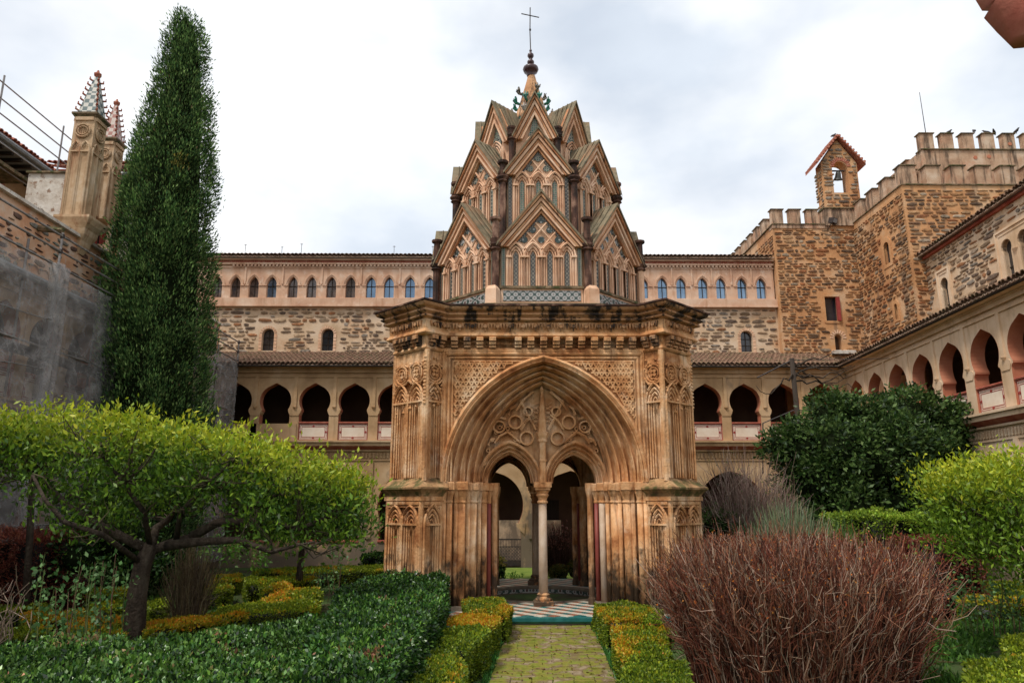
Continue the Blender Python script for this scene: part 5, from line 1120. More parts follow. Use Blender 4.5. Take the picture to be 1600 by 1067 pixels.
# ================================================================== VEGETATION
BOXC = [(.08, .13, .008), (.12, .18, .01), (.17, .23, .014), (.24, .28, .018), (.05, .09, .008)]
def poly_samples(poly, z, n):
    P = np.array([(p[0], p[1]) for p in poly]); c = P.mean(0); A = []; 
    for i in range(len(P)): a, b_ = P[i]-c, P[(i+1) % len(P)]-c; A.append(abs(a[0]*b_[1]-a[1]*b_[0])/2)
    A = np.array(A); k = RNG.choice(len(P), n, p=A/A.sum()); r1 = np.sqrt(RNG.random(n)); r2 = RNG.random(n)
    q = c*(1-r1)[:, None]+P[k]*(r1*(1-r2))[:, None]+P[(k+1) % len(P)]*(r1*r2)[:, None]
    return np.column_stack([q, np.full(n, z)]), A.sum()
def side_samples(poly, z0, z1, dens):
    P = np.array([(p[0], p[1]) for p in poly]); out_, nr_, ed = [], [], []
    c = P.mean(0)
    for i in range(len(P)):
        a, b_ = P[i], P[(i+1) % len(P)]; L_ = np.linalg.norm(b_-a); n = int(L_*(z1-z0)*dens); t = RNG.random(n); z = z0+(z1-z0)*RNG.random(n)**.8
        d = (b_-a)/max(L_, 1e-6); nn = np.array([d[1], -d[0]]); 
        if np.dot(nn, (a+b_)/2-c) < 0: nn = -nn
        out_.append(np.column_stack([a+(b_-a)*t[:, None], z])); nr_.append(np.tile([nn[0], nn[1], .25], (n, 1)))
    return np.concatenate(out_), np.concatenate(nr_)
def hedge(name, label, cat, poly, h, dens=1500, size=.045, cols=BOXC, tip=((.58, .22, .015), (.50, .32, .02), (.44, .36, .02)), tipamt=.5, group=None, rough=.05, aspect=.6, z0=0, spread=.55, m=None):
    poly = [(p[0], p[1]) for p in poly]
    _, A = poly_samples(poly, h, 4); n = int(A*dens); T_, _ = poly_samples(poly, h, max(n, 40)); Sd, Sn = side_samples(poly, z0, h, dens)
    P = np.concatenate([T_, Sd]); Nn = np.concatenate([np.tile([0, 0, 1.], (len(T_), 1)), Sn])
    d = (vnoise(P, 2.2, 3)-.5)*rough*2.2+(vnoise(P, 6.0, 5)-.5)*rough*1.6+RNG.normal(0, rough*.22, len(P)); P = P+Nn*d[:, None]
    # soften the rim
    Pc = np.array(poly); c = Pc.mean(0); istop = np.arange(len(P)) < len(T_)
    edge = np.min([np.abs(np.cross(Pc[(i+1) % len(Pc)]-Pc[i], P[:, :2]-Pc[i]))/max(np.linalg.norm(Pc[(i+1) % len(Pc)]-Pc[i]), 1e-6) for i in range(len(Pc))], axis=0)
    P[:, 2] -= np.where(istop, np.clip(.08-edge, 0, .08)*.7, 0)
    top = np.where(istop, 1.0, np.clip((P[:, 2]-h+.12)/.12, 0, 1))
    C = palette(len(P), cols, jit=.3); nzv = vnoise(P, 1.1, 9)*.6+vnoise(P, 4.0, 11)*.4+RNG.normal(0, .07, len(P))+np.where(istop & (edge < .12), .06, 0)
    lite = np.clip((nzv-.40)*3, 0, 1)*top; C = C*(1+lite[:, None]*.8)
    if tip and tipamt > 0:
        msk = np.clip((nzv-(.80-.42*tipamt))*9, 0, 1)*top; tc_ = palette(len(P), tip, jit=.25); C = C*(1-msk[:, None])+tc_*msk[:, None]
    v, q = leaf_geo(P-unit(Nn)*size*.4, Nn, size*RNG.uniform(.5, 1.5, len(P)), aspect, spread)
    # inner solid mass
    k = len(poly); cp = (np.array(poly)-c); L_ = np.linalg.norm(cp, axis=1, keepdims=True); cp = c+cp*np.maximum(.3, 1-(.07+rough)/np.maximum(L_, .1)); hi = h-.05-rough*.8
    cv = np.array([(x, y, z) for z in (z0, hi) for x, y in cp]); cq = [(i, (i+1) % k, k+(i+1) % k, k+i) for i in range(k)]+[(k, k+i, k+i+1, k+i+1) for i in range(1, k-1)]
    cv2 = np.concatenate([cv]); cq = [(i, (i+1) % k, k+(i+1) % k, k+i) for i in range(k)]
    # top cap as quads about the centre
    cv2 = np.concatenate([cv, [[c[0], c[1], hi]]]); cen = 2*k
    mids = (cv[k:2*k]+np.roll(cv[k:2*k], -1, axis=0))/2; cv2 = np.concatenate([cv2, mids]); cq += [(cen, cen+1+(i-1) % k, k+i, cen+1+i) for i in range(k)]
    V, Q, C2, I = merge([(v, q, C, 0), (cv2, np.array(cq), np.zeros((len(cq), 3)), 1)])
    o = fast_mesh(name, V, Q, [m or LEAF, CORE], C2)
    return tag(o, label, cat, group)
def pz(pts, z): return [tuple(atZ(x, y, z))[:2] for x, y in pts]
GB = 'clipped box hedges along the brick path'
for lab, pts, h, ta in (
    ('small far box hedge with rusty top, left of the path beside the pavilion step', [(723, 935), (785, 932), (796, 946), (793, 958), (735, 955)], .52, .62),
    ('second box hedge block left of the path, orange-tipped, its corner over the bricks', [(684, 968), (733, 957), (781, 962), (779, 968), (759, 977), (687, 979)], .52, .85),
    ('big yellow-green box hedge block left of the path, square shouldered', [(655, 1010), (684, 981), (759, 978), (761, 988), (722, 1015), (690, 1009)], .55, .25),
    ('nearest box hedge left of the path with an orange rim, cut by the frame', [(622, 1034), (678, 1012), (720, 1022), (726, 1032), (713, 1110), (540, 1110)], .55, .6),
    ('far box hedge right of the path with patchy orange top next to the step', [(927, 941), (977, 940), (1025, 946), (1022, 954), (1003, 964), (948, 967)], .52, .6),
    ('middle box hedge right of the path, green and yellow with orange back edge', [(957, 976), (1010, 974), (1043, 979), (1040, 1002), (1052, 1022), (1000, 1028), (972, 1028)], .55, .5),
    ('nearest box hedge right of the path under the brown shrub, cut by the frame', [(975, 1032), (1070, 1030), (1095, 1110), (975, 1110)], .52, .3)):
    hedge('box_hedge', lab, 'hedge', pz(pts, h), h, 4200, .034, tipamt=ta, group=GB, rough=.04)
hedge('box_ball', 'small round green box ball at the back of the right path hedges', 'shrub', pz([(1004, 958), (1014, 951), (1030, 951), (1037, 960), (1030, 969), (1010, 969)], .5), .5, 3600, .036, tipamt=0, rough=.06)
GP = 'low parterre hedges left of the pavilion'
for lab, pts, h, ta in (
    ('long farthest parterre hedge strip below the left balustrade', [(396, 888), (470, 885), (612, 883), (612, 889), (500, 893), (396, 894)], .45, .55),
    ('dark-sided parterre hedge with bright straight top, second row from the balustrade', [(383, 901), (492, 899), (495, 905), (385, 911)], .45, .45),
    ('short rusty parterre hedge stub in front of the straight one', [(407, 914), (452, 911), (456, 917), (410, 921)], .42, .7),
    ('wedge parterre hedge whose orange tip meets the dark glossy hedge', [(405, 935), (455, 917), (497, 916), (500, 928), (440, 945)], .45, .75),
    ('wide green parterre hedge bed behind the dark glossy hedge', [(340, 945), (405, 937), (500, 938), (500, 948), (420, 956), (345, 957)], .45, .25),
    ('small square parterre hedge behind the bare brown bush', [(330, 898), (376, 895), (378, 903), (330, 908)], .42, .6),
    ('small rust-coloured parterre block beside the bare brown bush', [(320, 914), (360, 911), (362, 918), (322, 924)], .42, .8),
    ('yellow-green parterre strip at the far left behind the rose stems', [(2, 945), (80, 938), (82, 947), (4, 955)], .45, .45),
    ('orange parterre hedge behind the rose stems left of the tree trunk', [(35, 956), (128, 950), (132, 962), (40, 970)], .45, .95),
    ('broad orange-yellow parterre hedge just left of the tree trunk', [(108, 968), (188, 960), (205, 976), (195, 990), (110, 985)], .42, .9),
    ('long bright orange parterre strip right of the tree trunk', [(225, 970), (300, 958), (382, 951), (384, 960), (300, 972), (228, 984)], .45, .95),
    ('green parterre hedge directly left of the trunk, set back', [(142, 940), (198, 934), (200, 944), (145, 952)], .45, .3),
    ('green parterre hedge seen just right of the trunk', [(232, 938), (262, 935), (264, 944), (234, 950)], .45, .35),
    ('farthest green parterre hedge behind the trunk', [(100, 925), (200, 918), (202, 926), (102, 934)], .42, .1),
    ('low yellow parterre edge at the left frame border', [(-60, 985), (75, 978), (80, 988), (-60, 1000)], .4, .8)):
    hedge('parterre_hedge', lab, 'hedge', pz(pts, h), h, 2000, .045, [(.12, .17, .01), (.18, .24, .014), (.25, .30, .018), (.09, .13, .01)], tipamt=ta, group=GP, rough=.045)
GR = 'low parterre hedges right of the pavilion'
for lab, pts, h, ta in (
    ('orange-topped parterre strip behind the right end of the brown shrub', [(1440, 905), (1490, 903), (1494, 914), (1445, 917)], .45, .9),
    ('upper long parterre hedge on the right with mixed orange top', [(1494, 908), (1640, 905), (1640, 918), (1498, 922)], .45, .6),
    ('lower long parterre hedge on the right, yellow-green', [(1494, 925), (1650, 921), (1650, 938), (1500, 942)], .45, .5),
    ('small dark green parterre block at the right frame border', [(1566, 992), (1640, 988), (1640, 1012), (1570, 1014)], .45, .1),
    ('nearest parterre hedge in the bottom right corner', [(1512, 1028), (1600, 1022), (1700, 1025), (1700, 1090), (1500, 1090)], .5, .35),
    ('far parterre strip behind the burgundy hedge on the right', [(1420, 886), (1600, 880), (1620, 890), (1425, 896)], .45, .3)):
    hedge('parterre_hedge', lab, 'hedge', pz(pts, h), h, 2000, .045, [(.12, .17, .01), (.18, .24, .014), (.25, .30, .018), (.09, .13, .01)], tipamt=ta, group=GR, rough=.045)
LAUR = [(.014, .042, .008), (.025, .075, .012), (.045, .11, .015), (.008, .025, .006), (.08, .16, .02)]
hedge('glossy_hedge', 'tall dark glossy evergreen hedge left of the path, flat topped', 'hedge', pz([(535, 915), (575, 898), (640, 890), (695, 900), (692, 935), (650, 985), (575, 1067), (560, 1120), (420, 1120), (505, 965)], .97), .94, 3000, .05, LAUR, tip=((.3, .12, .07),), tipamt=.03, rough=.10, aspect=.5, spread=.8, m=LEAFG)
hedge('glossy_hedge', 'lower sprawling dark glossy hedge across the bottom left corner', 'hedge', pz([(-160, 1010), (0, 1004), (200, 996), (380, 976), (500, 960), (480, 1120), (-100, 1120)], .74), .70, 2800, .052, LAUR[1:]+[(.09, .17, .04)], tip=((.42, .2, .12),), tipamt=.12, rough=.12, aspect=.5, spread=.85, m=LEAFG)
a0 = atY(1325, 803, 17.5); a1 = atY(1490, 800, 17.5)
hedge('clipped_hedge', 'tall light green clipped hedge in front of the dark tree on the right', 'hedge', [(a0.x, 17.5), (a1.x, 17.6), (a1.x, 19), (a0.x, 19)], a0.z, 1300, .06, [(.12, .2, .02), (.2, .3, .03), (.28, .36, .04)], tipamt=0, rough=.12)
a0 = atY(1425, 842, 16); a1 = atY(1535, 842, 16)
BURG = [(.16, .032, .022), (.24, .06, .035), (.10, .024, .018), (.30, .11, .06)]
hedge('burgundy_hedge', 'low burgundy hedge between the light green hedge and the parterre on the right', 'hedge', [(a0.x, 16), (a1.x, 16), (a1.x, 17), (a0.x, 17)], a0.z, 1500, .06, BURG, tipamt=0, rough=.08, aspect=.25, spread=1)
a0 = atY(-60, 835, 15); a1 = atY(98, 835, 15)
hedge('burgundy_bush', 'rounded burgundy barberry bush at the left frame border', 'shrub', [(a0.x, 15.2), (a1.x-.6, 14.8), (a1.x, 15.3), (a1.x-.1, 16.2), (a0.x, 16.6)], a0.z, 1700, .07, BURG, tipamt=0, rough=.16, aspect=.2, spread=.9)
a0 = atY(563, 867, 26); a1 = atY(612, 867, 26)
hedge('dark_shrub', 'small dark green mound against the balustrade left of the pavilion', 'shrub', [(a0.x, 26), (a1.x+.3, 26), (a1.x+.3, 27), (a0.x, 27)], a0.z, 900, .07, LAUR, tipamt=0, rough=.1)

def lobes(name, label, cat, L_, leaf, size, cols, group=None, per=240, aspect=.45, core=True, trunkfn=None, m=LEAF, spread=.8, clump=.32, flat=1.0, dark=1.0, topc=None):
    root = empty(name, (0, 0, 0), 0, label, cat, group)
    Ps, Ns, sh = [], [], []
    for (x, y, z, rx, rz) in L_:
        nc = int(per*rx*rx); d = unit(RNG.normal(0, 1, (nc, 3))); d[:, 2] = np.where(d[:, 2] < -.55, -d[:, 2], d[:, 2]); rr = RNG.uniform(.72, 1.04, (nc, 1))
        c = np.array([x, y, z])+d*rr*np.array([rx, rx, rz]); k = leaf
        off = unit(RNG.normal(0, 1, (nc*k, 3)))*(RNG.random((nc*k, 1))**.5)*clump*np.array([1, 1, flat]); cc = np.repeat(c, k, 0); P = cc+off
        Ps.append(P); Ns.append(np.repeat(d, k, 0)*.6+unit(off)*.6); sh.append(np.repeat(RNG.uniform(.6, 1.3, nc), k))
    P = np.concatenate(Ps); Nn = unit(np.concatenate(Ns)); sh = np.concatenate(sh)
    keep = P[:, 2] > .1; P, Nn, sh = P[keep], Nn[keep], sh[keep]
    C = palette(len(P), cols, jit=.25)*sh[:, None]
    if topc is not None:
        zmax = max(z+rz for _, _, z, _, rz in L_); zmin = min(z-rz for _, _, z, _, rz in L_); t = np.clip((P[:, 2]-zmin)/(zmax-zmin), 0, 1)**1.6+RNG.normal(0, .12, len(P)); t = np.clip(t, 0, 1)[:, None]; C = C*(1-t)+palette(len(P), topc, jit=.25)*t
    v, q = leaf_geo(P, Nn, size*RNG.uniform(.5, 1.5, len(P)), aspect, spread)
    fast_mesh('crown', v, q, m, C, parent=root)
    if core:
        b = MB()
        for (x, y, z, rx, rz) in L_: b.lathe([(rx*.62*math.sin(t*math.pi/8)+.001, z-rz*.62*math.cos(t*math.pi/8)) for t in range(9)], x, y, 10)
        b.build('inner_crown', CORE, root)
    if trunkfn: trunkfn(root)
    return root
def limb(parent, pts, r0, r1, name='branch', m=BARK): return part(name, m, parent, lambda b: (setattr(b, 'smooth', True), b.tube(pts, [r0+(r1-r0)*i/(len(pts)-1) for i in range(len(pts))], 8)))
# cypress
CYY = 20.0
ax = atY(238, 600, CYY); cy_prof = []; cy_c = []
for py, cxp, hw in ((28, 290, 3), (40, 290, 14), (60, 290, 23), (100, 289, 30), (150, 285, 37), (200, 277, 46), (250, 269, 56), (300, 264, 62), (400, 255, 70), (500, 248, 74), (600, 241, 77), (700, 235, 77), (800, 230, 74), (880, 225, 55)):
    p = atY(cxp, py, CYY); e = atY(cxp+hw, py, CYY); cy_prof.append((p.z, e.x-p.x)); cy_c.append(p.x)
cyp = empty('cypress', (0, 0, 0), 0, 'tall narrow dark cypress in front of the netting on the left', 'tree')
zz = np.array([p[0] for p in cy_prof][::-1]); rr_ = np.array([p[1] for p in cy_prof][::-1]); zz[0] = .2; cyc = np.array(cy_c[::-1])
n = 3000; z = zz[0]+(zz[-1]-zz[0])*RNG.random(n); r = np.interp(z, zz, rr_); a = RNG.random(n)*2*math.pi
kp = RNG.random(n) < (r+.25)/2.0; z, r, a = z[kp], r[kp], a[kp]; n = len(z)
bulge = .80+.32*vnoise(np.stack([np.cos(a)*2.2, np.sin(a)*2.2, z*.55], 1), 1.6, 2)+RNG.normal(0, .045, n)
CT = np.stack([np.interp(z, zz, cyc)+np.cos(a)*r*bulge, CYY+np.sin(a)*r*bulge, z], 1); k = 62
off = np.clip(RNG.normal(0, 1, (n*k, 3)), -1.7, 1.7)*np.array([.115, .115, .21]); cc = np.repeat(CT, k, 0); P = cc+off
Nn = np.repeat(np.stack([np.cos(a), np.sin(a), np.full(n, .9)], 1), k, 0)+off*2
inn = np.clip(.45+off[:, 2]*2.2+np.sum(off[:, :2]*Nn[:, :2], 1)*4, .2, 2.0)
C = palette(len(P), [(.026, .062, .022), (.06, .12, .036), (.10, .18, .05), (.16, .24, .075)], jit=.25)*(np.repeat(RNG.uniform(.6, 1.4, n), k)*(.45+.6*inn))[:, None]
cone_m = RNG.random(len(P)) < .004; C[cone_m] = (.22, .16, .08); dead = vnoise(P, .9, 31) > .86; C[dead] = C[dead]*np.array([1.9, 1.0, .8])
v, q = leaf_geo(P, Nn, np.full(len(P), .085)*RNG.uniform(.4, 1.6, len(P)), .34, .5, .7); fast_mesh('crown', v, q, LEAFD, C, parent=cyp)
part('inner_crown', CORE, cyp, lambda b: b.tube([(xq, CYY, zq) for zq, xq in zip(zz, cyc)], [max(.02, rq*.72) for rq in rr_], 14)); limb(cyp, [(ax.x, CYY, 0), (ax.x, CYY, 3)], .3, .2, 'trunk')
# orange tree on the left
def outline(pts, x): return float(np.interp(x, [p[0] for p in pts], [p[1] for p in pts]))
def tree_crown(root, top, bot, x0, x1, yc, yd, ncl, per, size, colt, colb, cl=.2):
    Cs = []; tt = []
    for _ in range(ncl):
        px = random.uniform(x0, x1); t = random.random()**1.35; py = outline(top, px)*(1-t)+outline(bot, px)*t; yy = yc+random.uniform(-yd, yd)*(math.sqrt(max(.06, 1-abs(2*(px-x0)/(x1-x0)-1)**3)))
        p = atY(px, py+10, yc); Cs.append((p.x*(1+.0*(yy-yc)), yy, p.z-(0 if t > .3 else .10*abs(yy-yc)))); tt.append(t)
    Cn = np.array(Cs); tt = np.array(tt); n = len(Cn); off = RNG.normal(0, 1, (n*per, 3))*np.array([cl, cl, cl*.75]); P = np.repeat(Cn, per, 0)+off; T_ = np.repeat(tt, per)
    Nn = off*1.5+np.array([0, 0, .9])*1.0
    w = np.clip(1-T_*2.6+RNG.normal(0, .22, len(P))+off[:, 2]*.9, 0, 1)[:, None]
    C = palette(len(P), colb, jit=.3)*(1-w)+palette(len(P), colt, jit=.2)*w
    v, q = leaf_geo(P, unit(Nn), size*RNG.uniform(.65, 1.3, len(P)), .42, .7); fast_mesh('crown', v, q, LEAF, C, parent=root)
    return Cn
otop = [(-30, 690), (5, 655), (45, 638), (90, 634), (150, 640), (230, 650), (300, 658), (400, 683), (480, 703), (540, 725), (570, 765), (590, 800)]
obot = [(-30, 735), (20, 750), (60, 780), (120, 820), (180, 820), (230, 785), (300, 765), (350, 780), (420, 832), (480, 856), (540, 845), (575, 812), (590, 790)]
OY = 12.3
orr = empty('orange_tree', (0, 0, 0), 0, 'spreading citrus tree with flat yellow-green crown and leaning dark trunk, front left', 'tree')
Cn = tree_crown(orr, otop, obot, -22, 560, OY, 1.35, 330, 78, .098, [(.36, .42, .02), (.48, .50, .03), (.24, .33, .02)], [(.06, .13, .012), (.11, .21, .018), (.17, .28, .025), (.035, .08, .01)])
def L3(pts, dy=0): return [tuple(atY(x, y, OY+d_+dy)) for x, y, d_ in pts]
limb(orr, [tuple(atY(208, 1020, OY))[:2]+(0,)]+L3([(210, 985, 0), (214, 930, 0), (222, 885, .0), (236, 850, 0)]), .19, .13, 'trunk')
MB_ = [[(232, 862, 0), (262, 850, .1), (300, 838, .2), (345, 812, .3), (395, 790, .3), (440, 770, .2)], [(262, 852, 0), (310, 846, -.3), (372, 843, -.5), (425, 862, -.7), (470, 850, -.8)],
       [(300, 838, .2), (340, 816, .1), (400, 815, -.1), (470, 826, -.2), (530, 800, 0), (560, 770, 0)], [(236, 852, 0), (244, 825, .3), (262, 812, .6), (290, 770, .8), (300, 710, .9)], [(230, 858, 0), (190, 838, -.2), (145, 815, -.3), (95, 780, -.3), (55, 735, -.2), (35, 700, 0)],
       [(234, 850, 0), (225, 800, -.5), (190, 750, -.8), (150, 700, -.8)], [(275, 846, .1), (282, 800, -.3), (330, 750, -.6), (370, 715, -.6)], [(395, 790, .3), (450, 740, .6), (500, 730, .6)], [(190, 838, -.2), (130, 790, .6), (90, 740, .9), (80, 690, .9)], [(222, 880, 0), (160, 835, -1.0), (100, 815, -1.3), (70, 780, -1.4), (50, 740, -1.4)]]
for i, mb in enumerate(MB_): limb(orr, L3(mb), .085 if i < 5 else .05, .02)
ends = np.concatenate([np.array(L3(mb)) for mb in MB_]); sel = Cn[RNG.choice(len(Cn), 420)]; d2 = ((sel[:, None]-ends[None])**2).sum(2)+np.where(ends[None, :, 2] > sel[:, None, 2]+.1, 5, 0); near = ends[d2.argmin(1)]
tt = np.linspace(0, 1, 5)[None, :, None]; pth_ = near[:, None]*(1-tt)+sel[:, None]*tt; pth_[:, :, 2] += (np.sin(tt[:, :, 0]*3.14)*-.12); pth_[:, 1:-1] += RNG.normal(0, .05, pth_[:, 1:-1].shape)
v, q, c = sticks(pth_, .016, .005, palette(len(pth_), [(.05, .035, .025), (.09, .065, .045), (.13, .11, .06)])); fast_mesh('twigs', v, q, TWIG, c, parent=orr)
# citrus on the right
cr_ = empty('orange_tree', (0, 0, 0), 0, 'bright yellow-green citrus tree cut by the right frame edge', 'tree'); OYR = 11.5
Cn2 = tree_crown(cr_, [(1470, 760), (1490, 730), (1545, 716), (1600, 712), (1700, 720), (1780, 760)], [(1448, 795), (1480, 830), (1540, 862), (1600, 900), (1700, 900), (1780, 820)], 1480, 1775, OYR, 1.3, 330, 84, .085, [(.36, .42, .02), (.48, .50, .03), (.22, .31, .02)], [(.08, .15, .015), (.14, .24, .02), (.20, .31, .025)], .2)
tb = atY(1660, 900, OYR); limb(cr_, [(tb.x, OYR, 0), (tb.x-.05, OYR, .8), (tb.x, OYR, 1.5)], .16, .12, 'trunk')
for x, y in ((1480, 770), (1500, 830), (1560, 760), (1600, 820), (1620, 740), (1720, 780)): e = atY(x, y, OYR); limb(cr_, [(tb.x, OYR, 1.4), ((tb.x+e.x)/2, OYR-.3, (1.4+e.z)/2-.15), tuple(e)], .05, .012)
sel = Cn2[RNG.choice(len(Cn2), 160)]; st = sel+RNG.normal(0, 1, sel.shape)*[.3, .3, .05]-[-.25, 0, .45]; tt = np.linspace(0, 1, 4)[None, :, None]; pth_ = st[:, None]*(1-tt)+sel[:, None]*tt
v, q, c = sticks(pth_, .012, .004, palette(len(pth_), [(.08, .07, .03), (.12, .10, .05)])); fast_mesh('twigs', v, q, TWIG, c, parent=cr_)
# magnolia-like dark tree
MY = 20.5; ML = []
for px, py, rp_, dy in ((1255, 700, 58, 0), (1300, 655, 55, .3), (1345, 668, 70, 0), (1420, 655, 62, .3), (1475, 668, 55, .2), (1505, 700, 48, .3), (1365, 725, 88, -.6), (1290, 760, 72, -.3), (1440, 735, 82, -.3), (1400, 795, 60, -.8), (1335, 800, 62, -1.0), (1225, 700, 38, 0), (1450, 790, 70, .2), (1520, 745, 45, .5), (1245, 745, 40, .1), (1310, 705, 60, -.7), (1395, 690, 60, -.6), (1430, 840, 50, .4)):
    p = atY(px, py, MY+dy); r_ = rp_/FPX*MY*.88; ML.append((p.x, MY+dy, p.z, r_, r_*.85))
def mt_(root):
    b0 = atY(1300, 850, MY); limb(root, [(b0.x, MY, 0), (b0.x, MY, 1.2), (b0.x-.5, MY, 2.6)], .22, .14, 'trunk'); limb(root, [(b0.x+1.2, MY, 0), (b0.x+1.0, MY, 2.0)], .2, .14, 'trunk'); limb(root, [(b0.x, MY, 1.0), (b0.x+1.2, MY, 2.6), (b0.x+2, MY, 3.6)], .12, .06)
lobes('dark_evergreen_tree', 'broad dark evergreen tree with billowing crown before the right wing', 'tree', ML, 26, .13, [(.018, .045, .010), (.04, .08, .018), (.07, .125, .03), (.12, .19, .05)], per=95, trunkfn=mt_, clump=.26, spread=.7)
# farther citrus and shrubs on the left
def lb(items, Y): return [(lambda p: (p.x, Y+dy, p.z, rp_/FPX*Y, rp_/FPX*Y*fz))(atY(px, py, Y)) for px, py, rp_, dy, fz in items]
def tk(px, Y, h=1.6, r=.1):
    def f(root): p = atY(px, 850, Y); limb(root, [(p.x, Y, 0), (p.x+.05, Y, h)], r, r*.7, 'trunk')
    return f
lobes('orange_tree', 'rounder dark green citrus tree behind the spreading one, near the left balustrade', 'tree', lb([(440, 780, 55, 0, .9), (500, 790, 55, 0, .9), (395, 800, 45, .4, .9), (535, 815, 35, -.3, .8), (465, 820, 45, -.3, .8)], 19.5), 24, .1, [(.03, .08, .015), (.06, .13, .02), (.10, .19, .03)], per=80, trunkfn=tk(470, 19.5), clump=.28)
lobes('laurel_bush', 'dark shady evergreen bush behind the trunk of the spreading citrus', 'shrub', lb([(150, 800, 48, 0, 1.0), (190, 840, 50, 0, .9), (140, 870, 45, -.2, .8), (215, 890, 35, .2, .8)], 15.5), 24, .09, LAUR, per=90, clump=.22)
lobes('green_shrub', 'loose bright green shrub between the leaning trunk and the parterre', 'shrub', lb([(385, 870, 28, 0, .8), (345, 862, 25, 0, .9)], 17.5), 20, .09, [(.06, .14, .02), (.11, .22, .03)], per=90, core=False, clump=.25)
lobes('feathery_shrub', 'feathery green shrub at the foot of the pavilion buttress on the right', 'shrub', lb([(1120, 825, 32, 0, .9), (1150, 838, 26, -.2, .9)], 18.5), 24, .09, [(.05, .12, .02), (.09, .17, .03), (.03, .07, .015)], per=140, clump=.22, aspect=.2)
lobes('green_shrub', 'round leafy shrub growing inside the lower gallery arch left of the pavilion', 'shrub', lb([(605, 820, 16, 0, 1)], 28.9), 26, .12, LAUR[1:], per=160, clump=.2)
lobes('yellow_shrub', 'small yellow variegated shrub seen through the left side of the pavilion', 'shrub', lb([(772, 880, 13, 0, .8), (765, 878, 10, 0, .9)], 23.2), 22, .09, [(.45, .38, .05), (.6, .5, .10), (.2, .22, .04)], per=260, clump=.14)
hedge('dark_box_block', 'dark clipped block under the yellow shrub behind the pavilion', 'hedge', [(atY(758, 900, 22.9).x, 22.6), (atY(785, 900, 22.9).x, 22.6), (atY(785, 900, 22.9).x, 23.4), (atY(758, 900, 22.9).x, 23.4)], .45, 1500, .06, LAUR, tipamt=0)
for i, (px, Y_, z_) in enumerate(((850, 23.6, .62), (872, 23.0, .5), (896, 23.2, .58))):
    p = atY(px, 890, Y_); lobes('box_ball', ('olive box ball just right of the pavilion columns', 'smallest olive box ball, middle one behind the pavilion', 'olive box ball beside the dark right pier, behind the pavilion')[i], 'shrub', [(p.x, Y_, z_*.55, .24, z_*.5)], 20, .06, [(.10, .11, .02), (.2, .15, .03), (.06, .09, .015)], group='box balls behind the pavilion', per=700, clump=.08)

# ---- twiggy shrubs
def twigs(name, label, cat, cx, cy, rx, ry, h, n, cols, r=.008, ns=2, lean=.5, tipc=None, leafn=0, group=None, wob=.05, K=7, shape=1.0, parent=None, zmin=.0, lsize=.05, taper=.35):
    a = RNG.random(n)*2*math.pi; s_ = np.sqrt(RNG.random(n)); bx = cx+np.cos(a)*s_*rx*(1-lean); by = cy+np.sin(a)*s_*ry*(1-lean)
    tx = cx+np.cos(a)*s_*rx+RNG.normal(0, rx*.09, n); ty = cy+np.sin(a)*s_*ry+RNG.normal(0, ry*.09, n); tz = h*(1-taper*s_**3)*RNG.uniform(.7, 1.06, n)**shape
    t = np.linspace(0, 1, K)[None, :, None]; B = np.stack([bx, by, np.full(n, zmin)], 1)[:, None]; T_ = np.stack([tx, ty, tz], 1)[:, None]
    Pth = B*(1-t)+T_*t; bend = np.stack([tx-bx, ty-by, np.zeros(n)], 1)[:, None]*(t*(t-1))*.5; Pth = Pth+bend; Pth[:, 1:] += np.cumsum(RNG.normal(0, wob*.5, (n, K-1, 3)), 1)*np.linspace(.3, 1, K-1)[None, :, None]
    out_ = [sticks(Pth, r*1.3, r*.45, palette(n, cols, jit=.35))+(0,)]
    m2 = n*ns; i = RNG.integers(0, n, m2); kk = RNG.integers(2, K-1, m2); st = Pth[i, kk]; dr = unit(unit(Pth[i, kk+1]-Pth[i, kk-1])+RNG.normal(0, .6, (m2, 3))); ln = h*RNG.uniform(.08, .24, m2)[:, None]
    mid = st+dr*ln*.5+RNG.normal(0, wob*.3, (m2, 3)); en = st+dr*ln+np.array([0, 0, .1])*ln*2; P2 = np.stack([st, mid, en], 1); ok = en[:, 2] < h*1.08
    P2 = P2[ok]; rs_ = r[i][ok] if isinstance(r, np.ndarray) else r; out_.append(sticks(P2, rs_*.6, .0035 if isinstance(r, np.ndarray) else r*.35, palette(len(P2), cols, jit=.35))+(0,))
    if leafn:
        pick = RNG.integers(0, len(P2), leafn); lp = P2[pick, 2]; up = lp[:, 2] > h*.55; lp = lp[up]; v, q = leaf_geo(lp, np.tile([0, 0, .6], (len(lp), 1)), np.full(len(lp), lsize), .5, 1); out_.append((v, q, palette(len(lp), tipc, jit=.3), 1))
    V, Q, C, I = merge(out_); o = fast_mesh(name, V, Q, [TWIG, LEAF], C, midx=I, parent=parent)
    return tag(o, label, cat, group) if label else o
BRN = [(.19, .055, .032), (.26, .095, .05), (.12, .035, .02), (.31, .15, .09), (.045, .018, .012), (.40, .28, .2)]
twigs('leafless_shrub', 'huge leafless red-brown shrub of dense twigs filling the right foreground', 'shrub', 3.95, 10.4, 1.66, 1.6, 1.84, 7000, BRN, np.where(RNG.random(7000) < .06, .014, .006), 5, .16, [(.6, .17, .03), (.42, .09, .03), (.66, .26, .05)], 7000, wob=.12, taper=.18, K=9, lsize=.035)
part_ = twigs('leafless_shrub', 'bare olive-brown shrub of thin stems between the trunk and the parterre', 'shrub', *(lambda p: (p.x, 13.8))(atY(300, 900, 13.8)), .48, .45, 1.75, 230, [(.14, .10, .05), (.08, .055, .035), (.22, .17, .10)], .008, 2, .5, wob=.06)
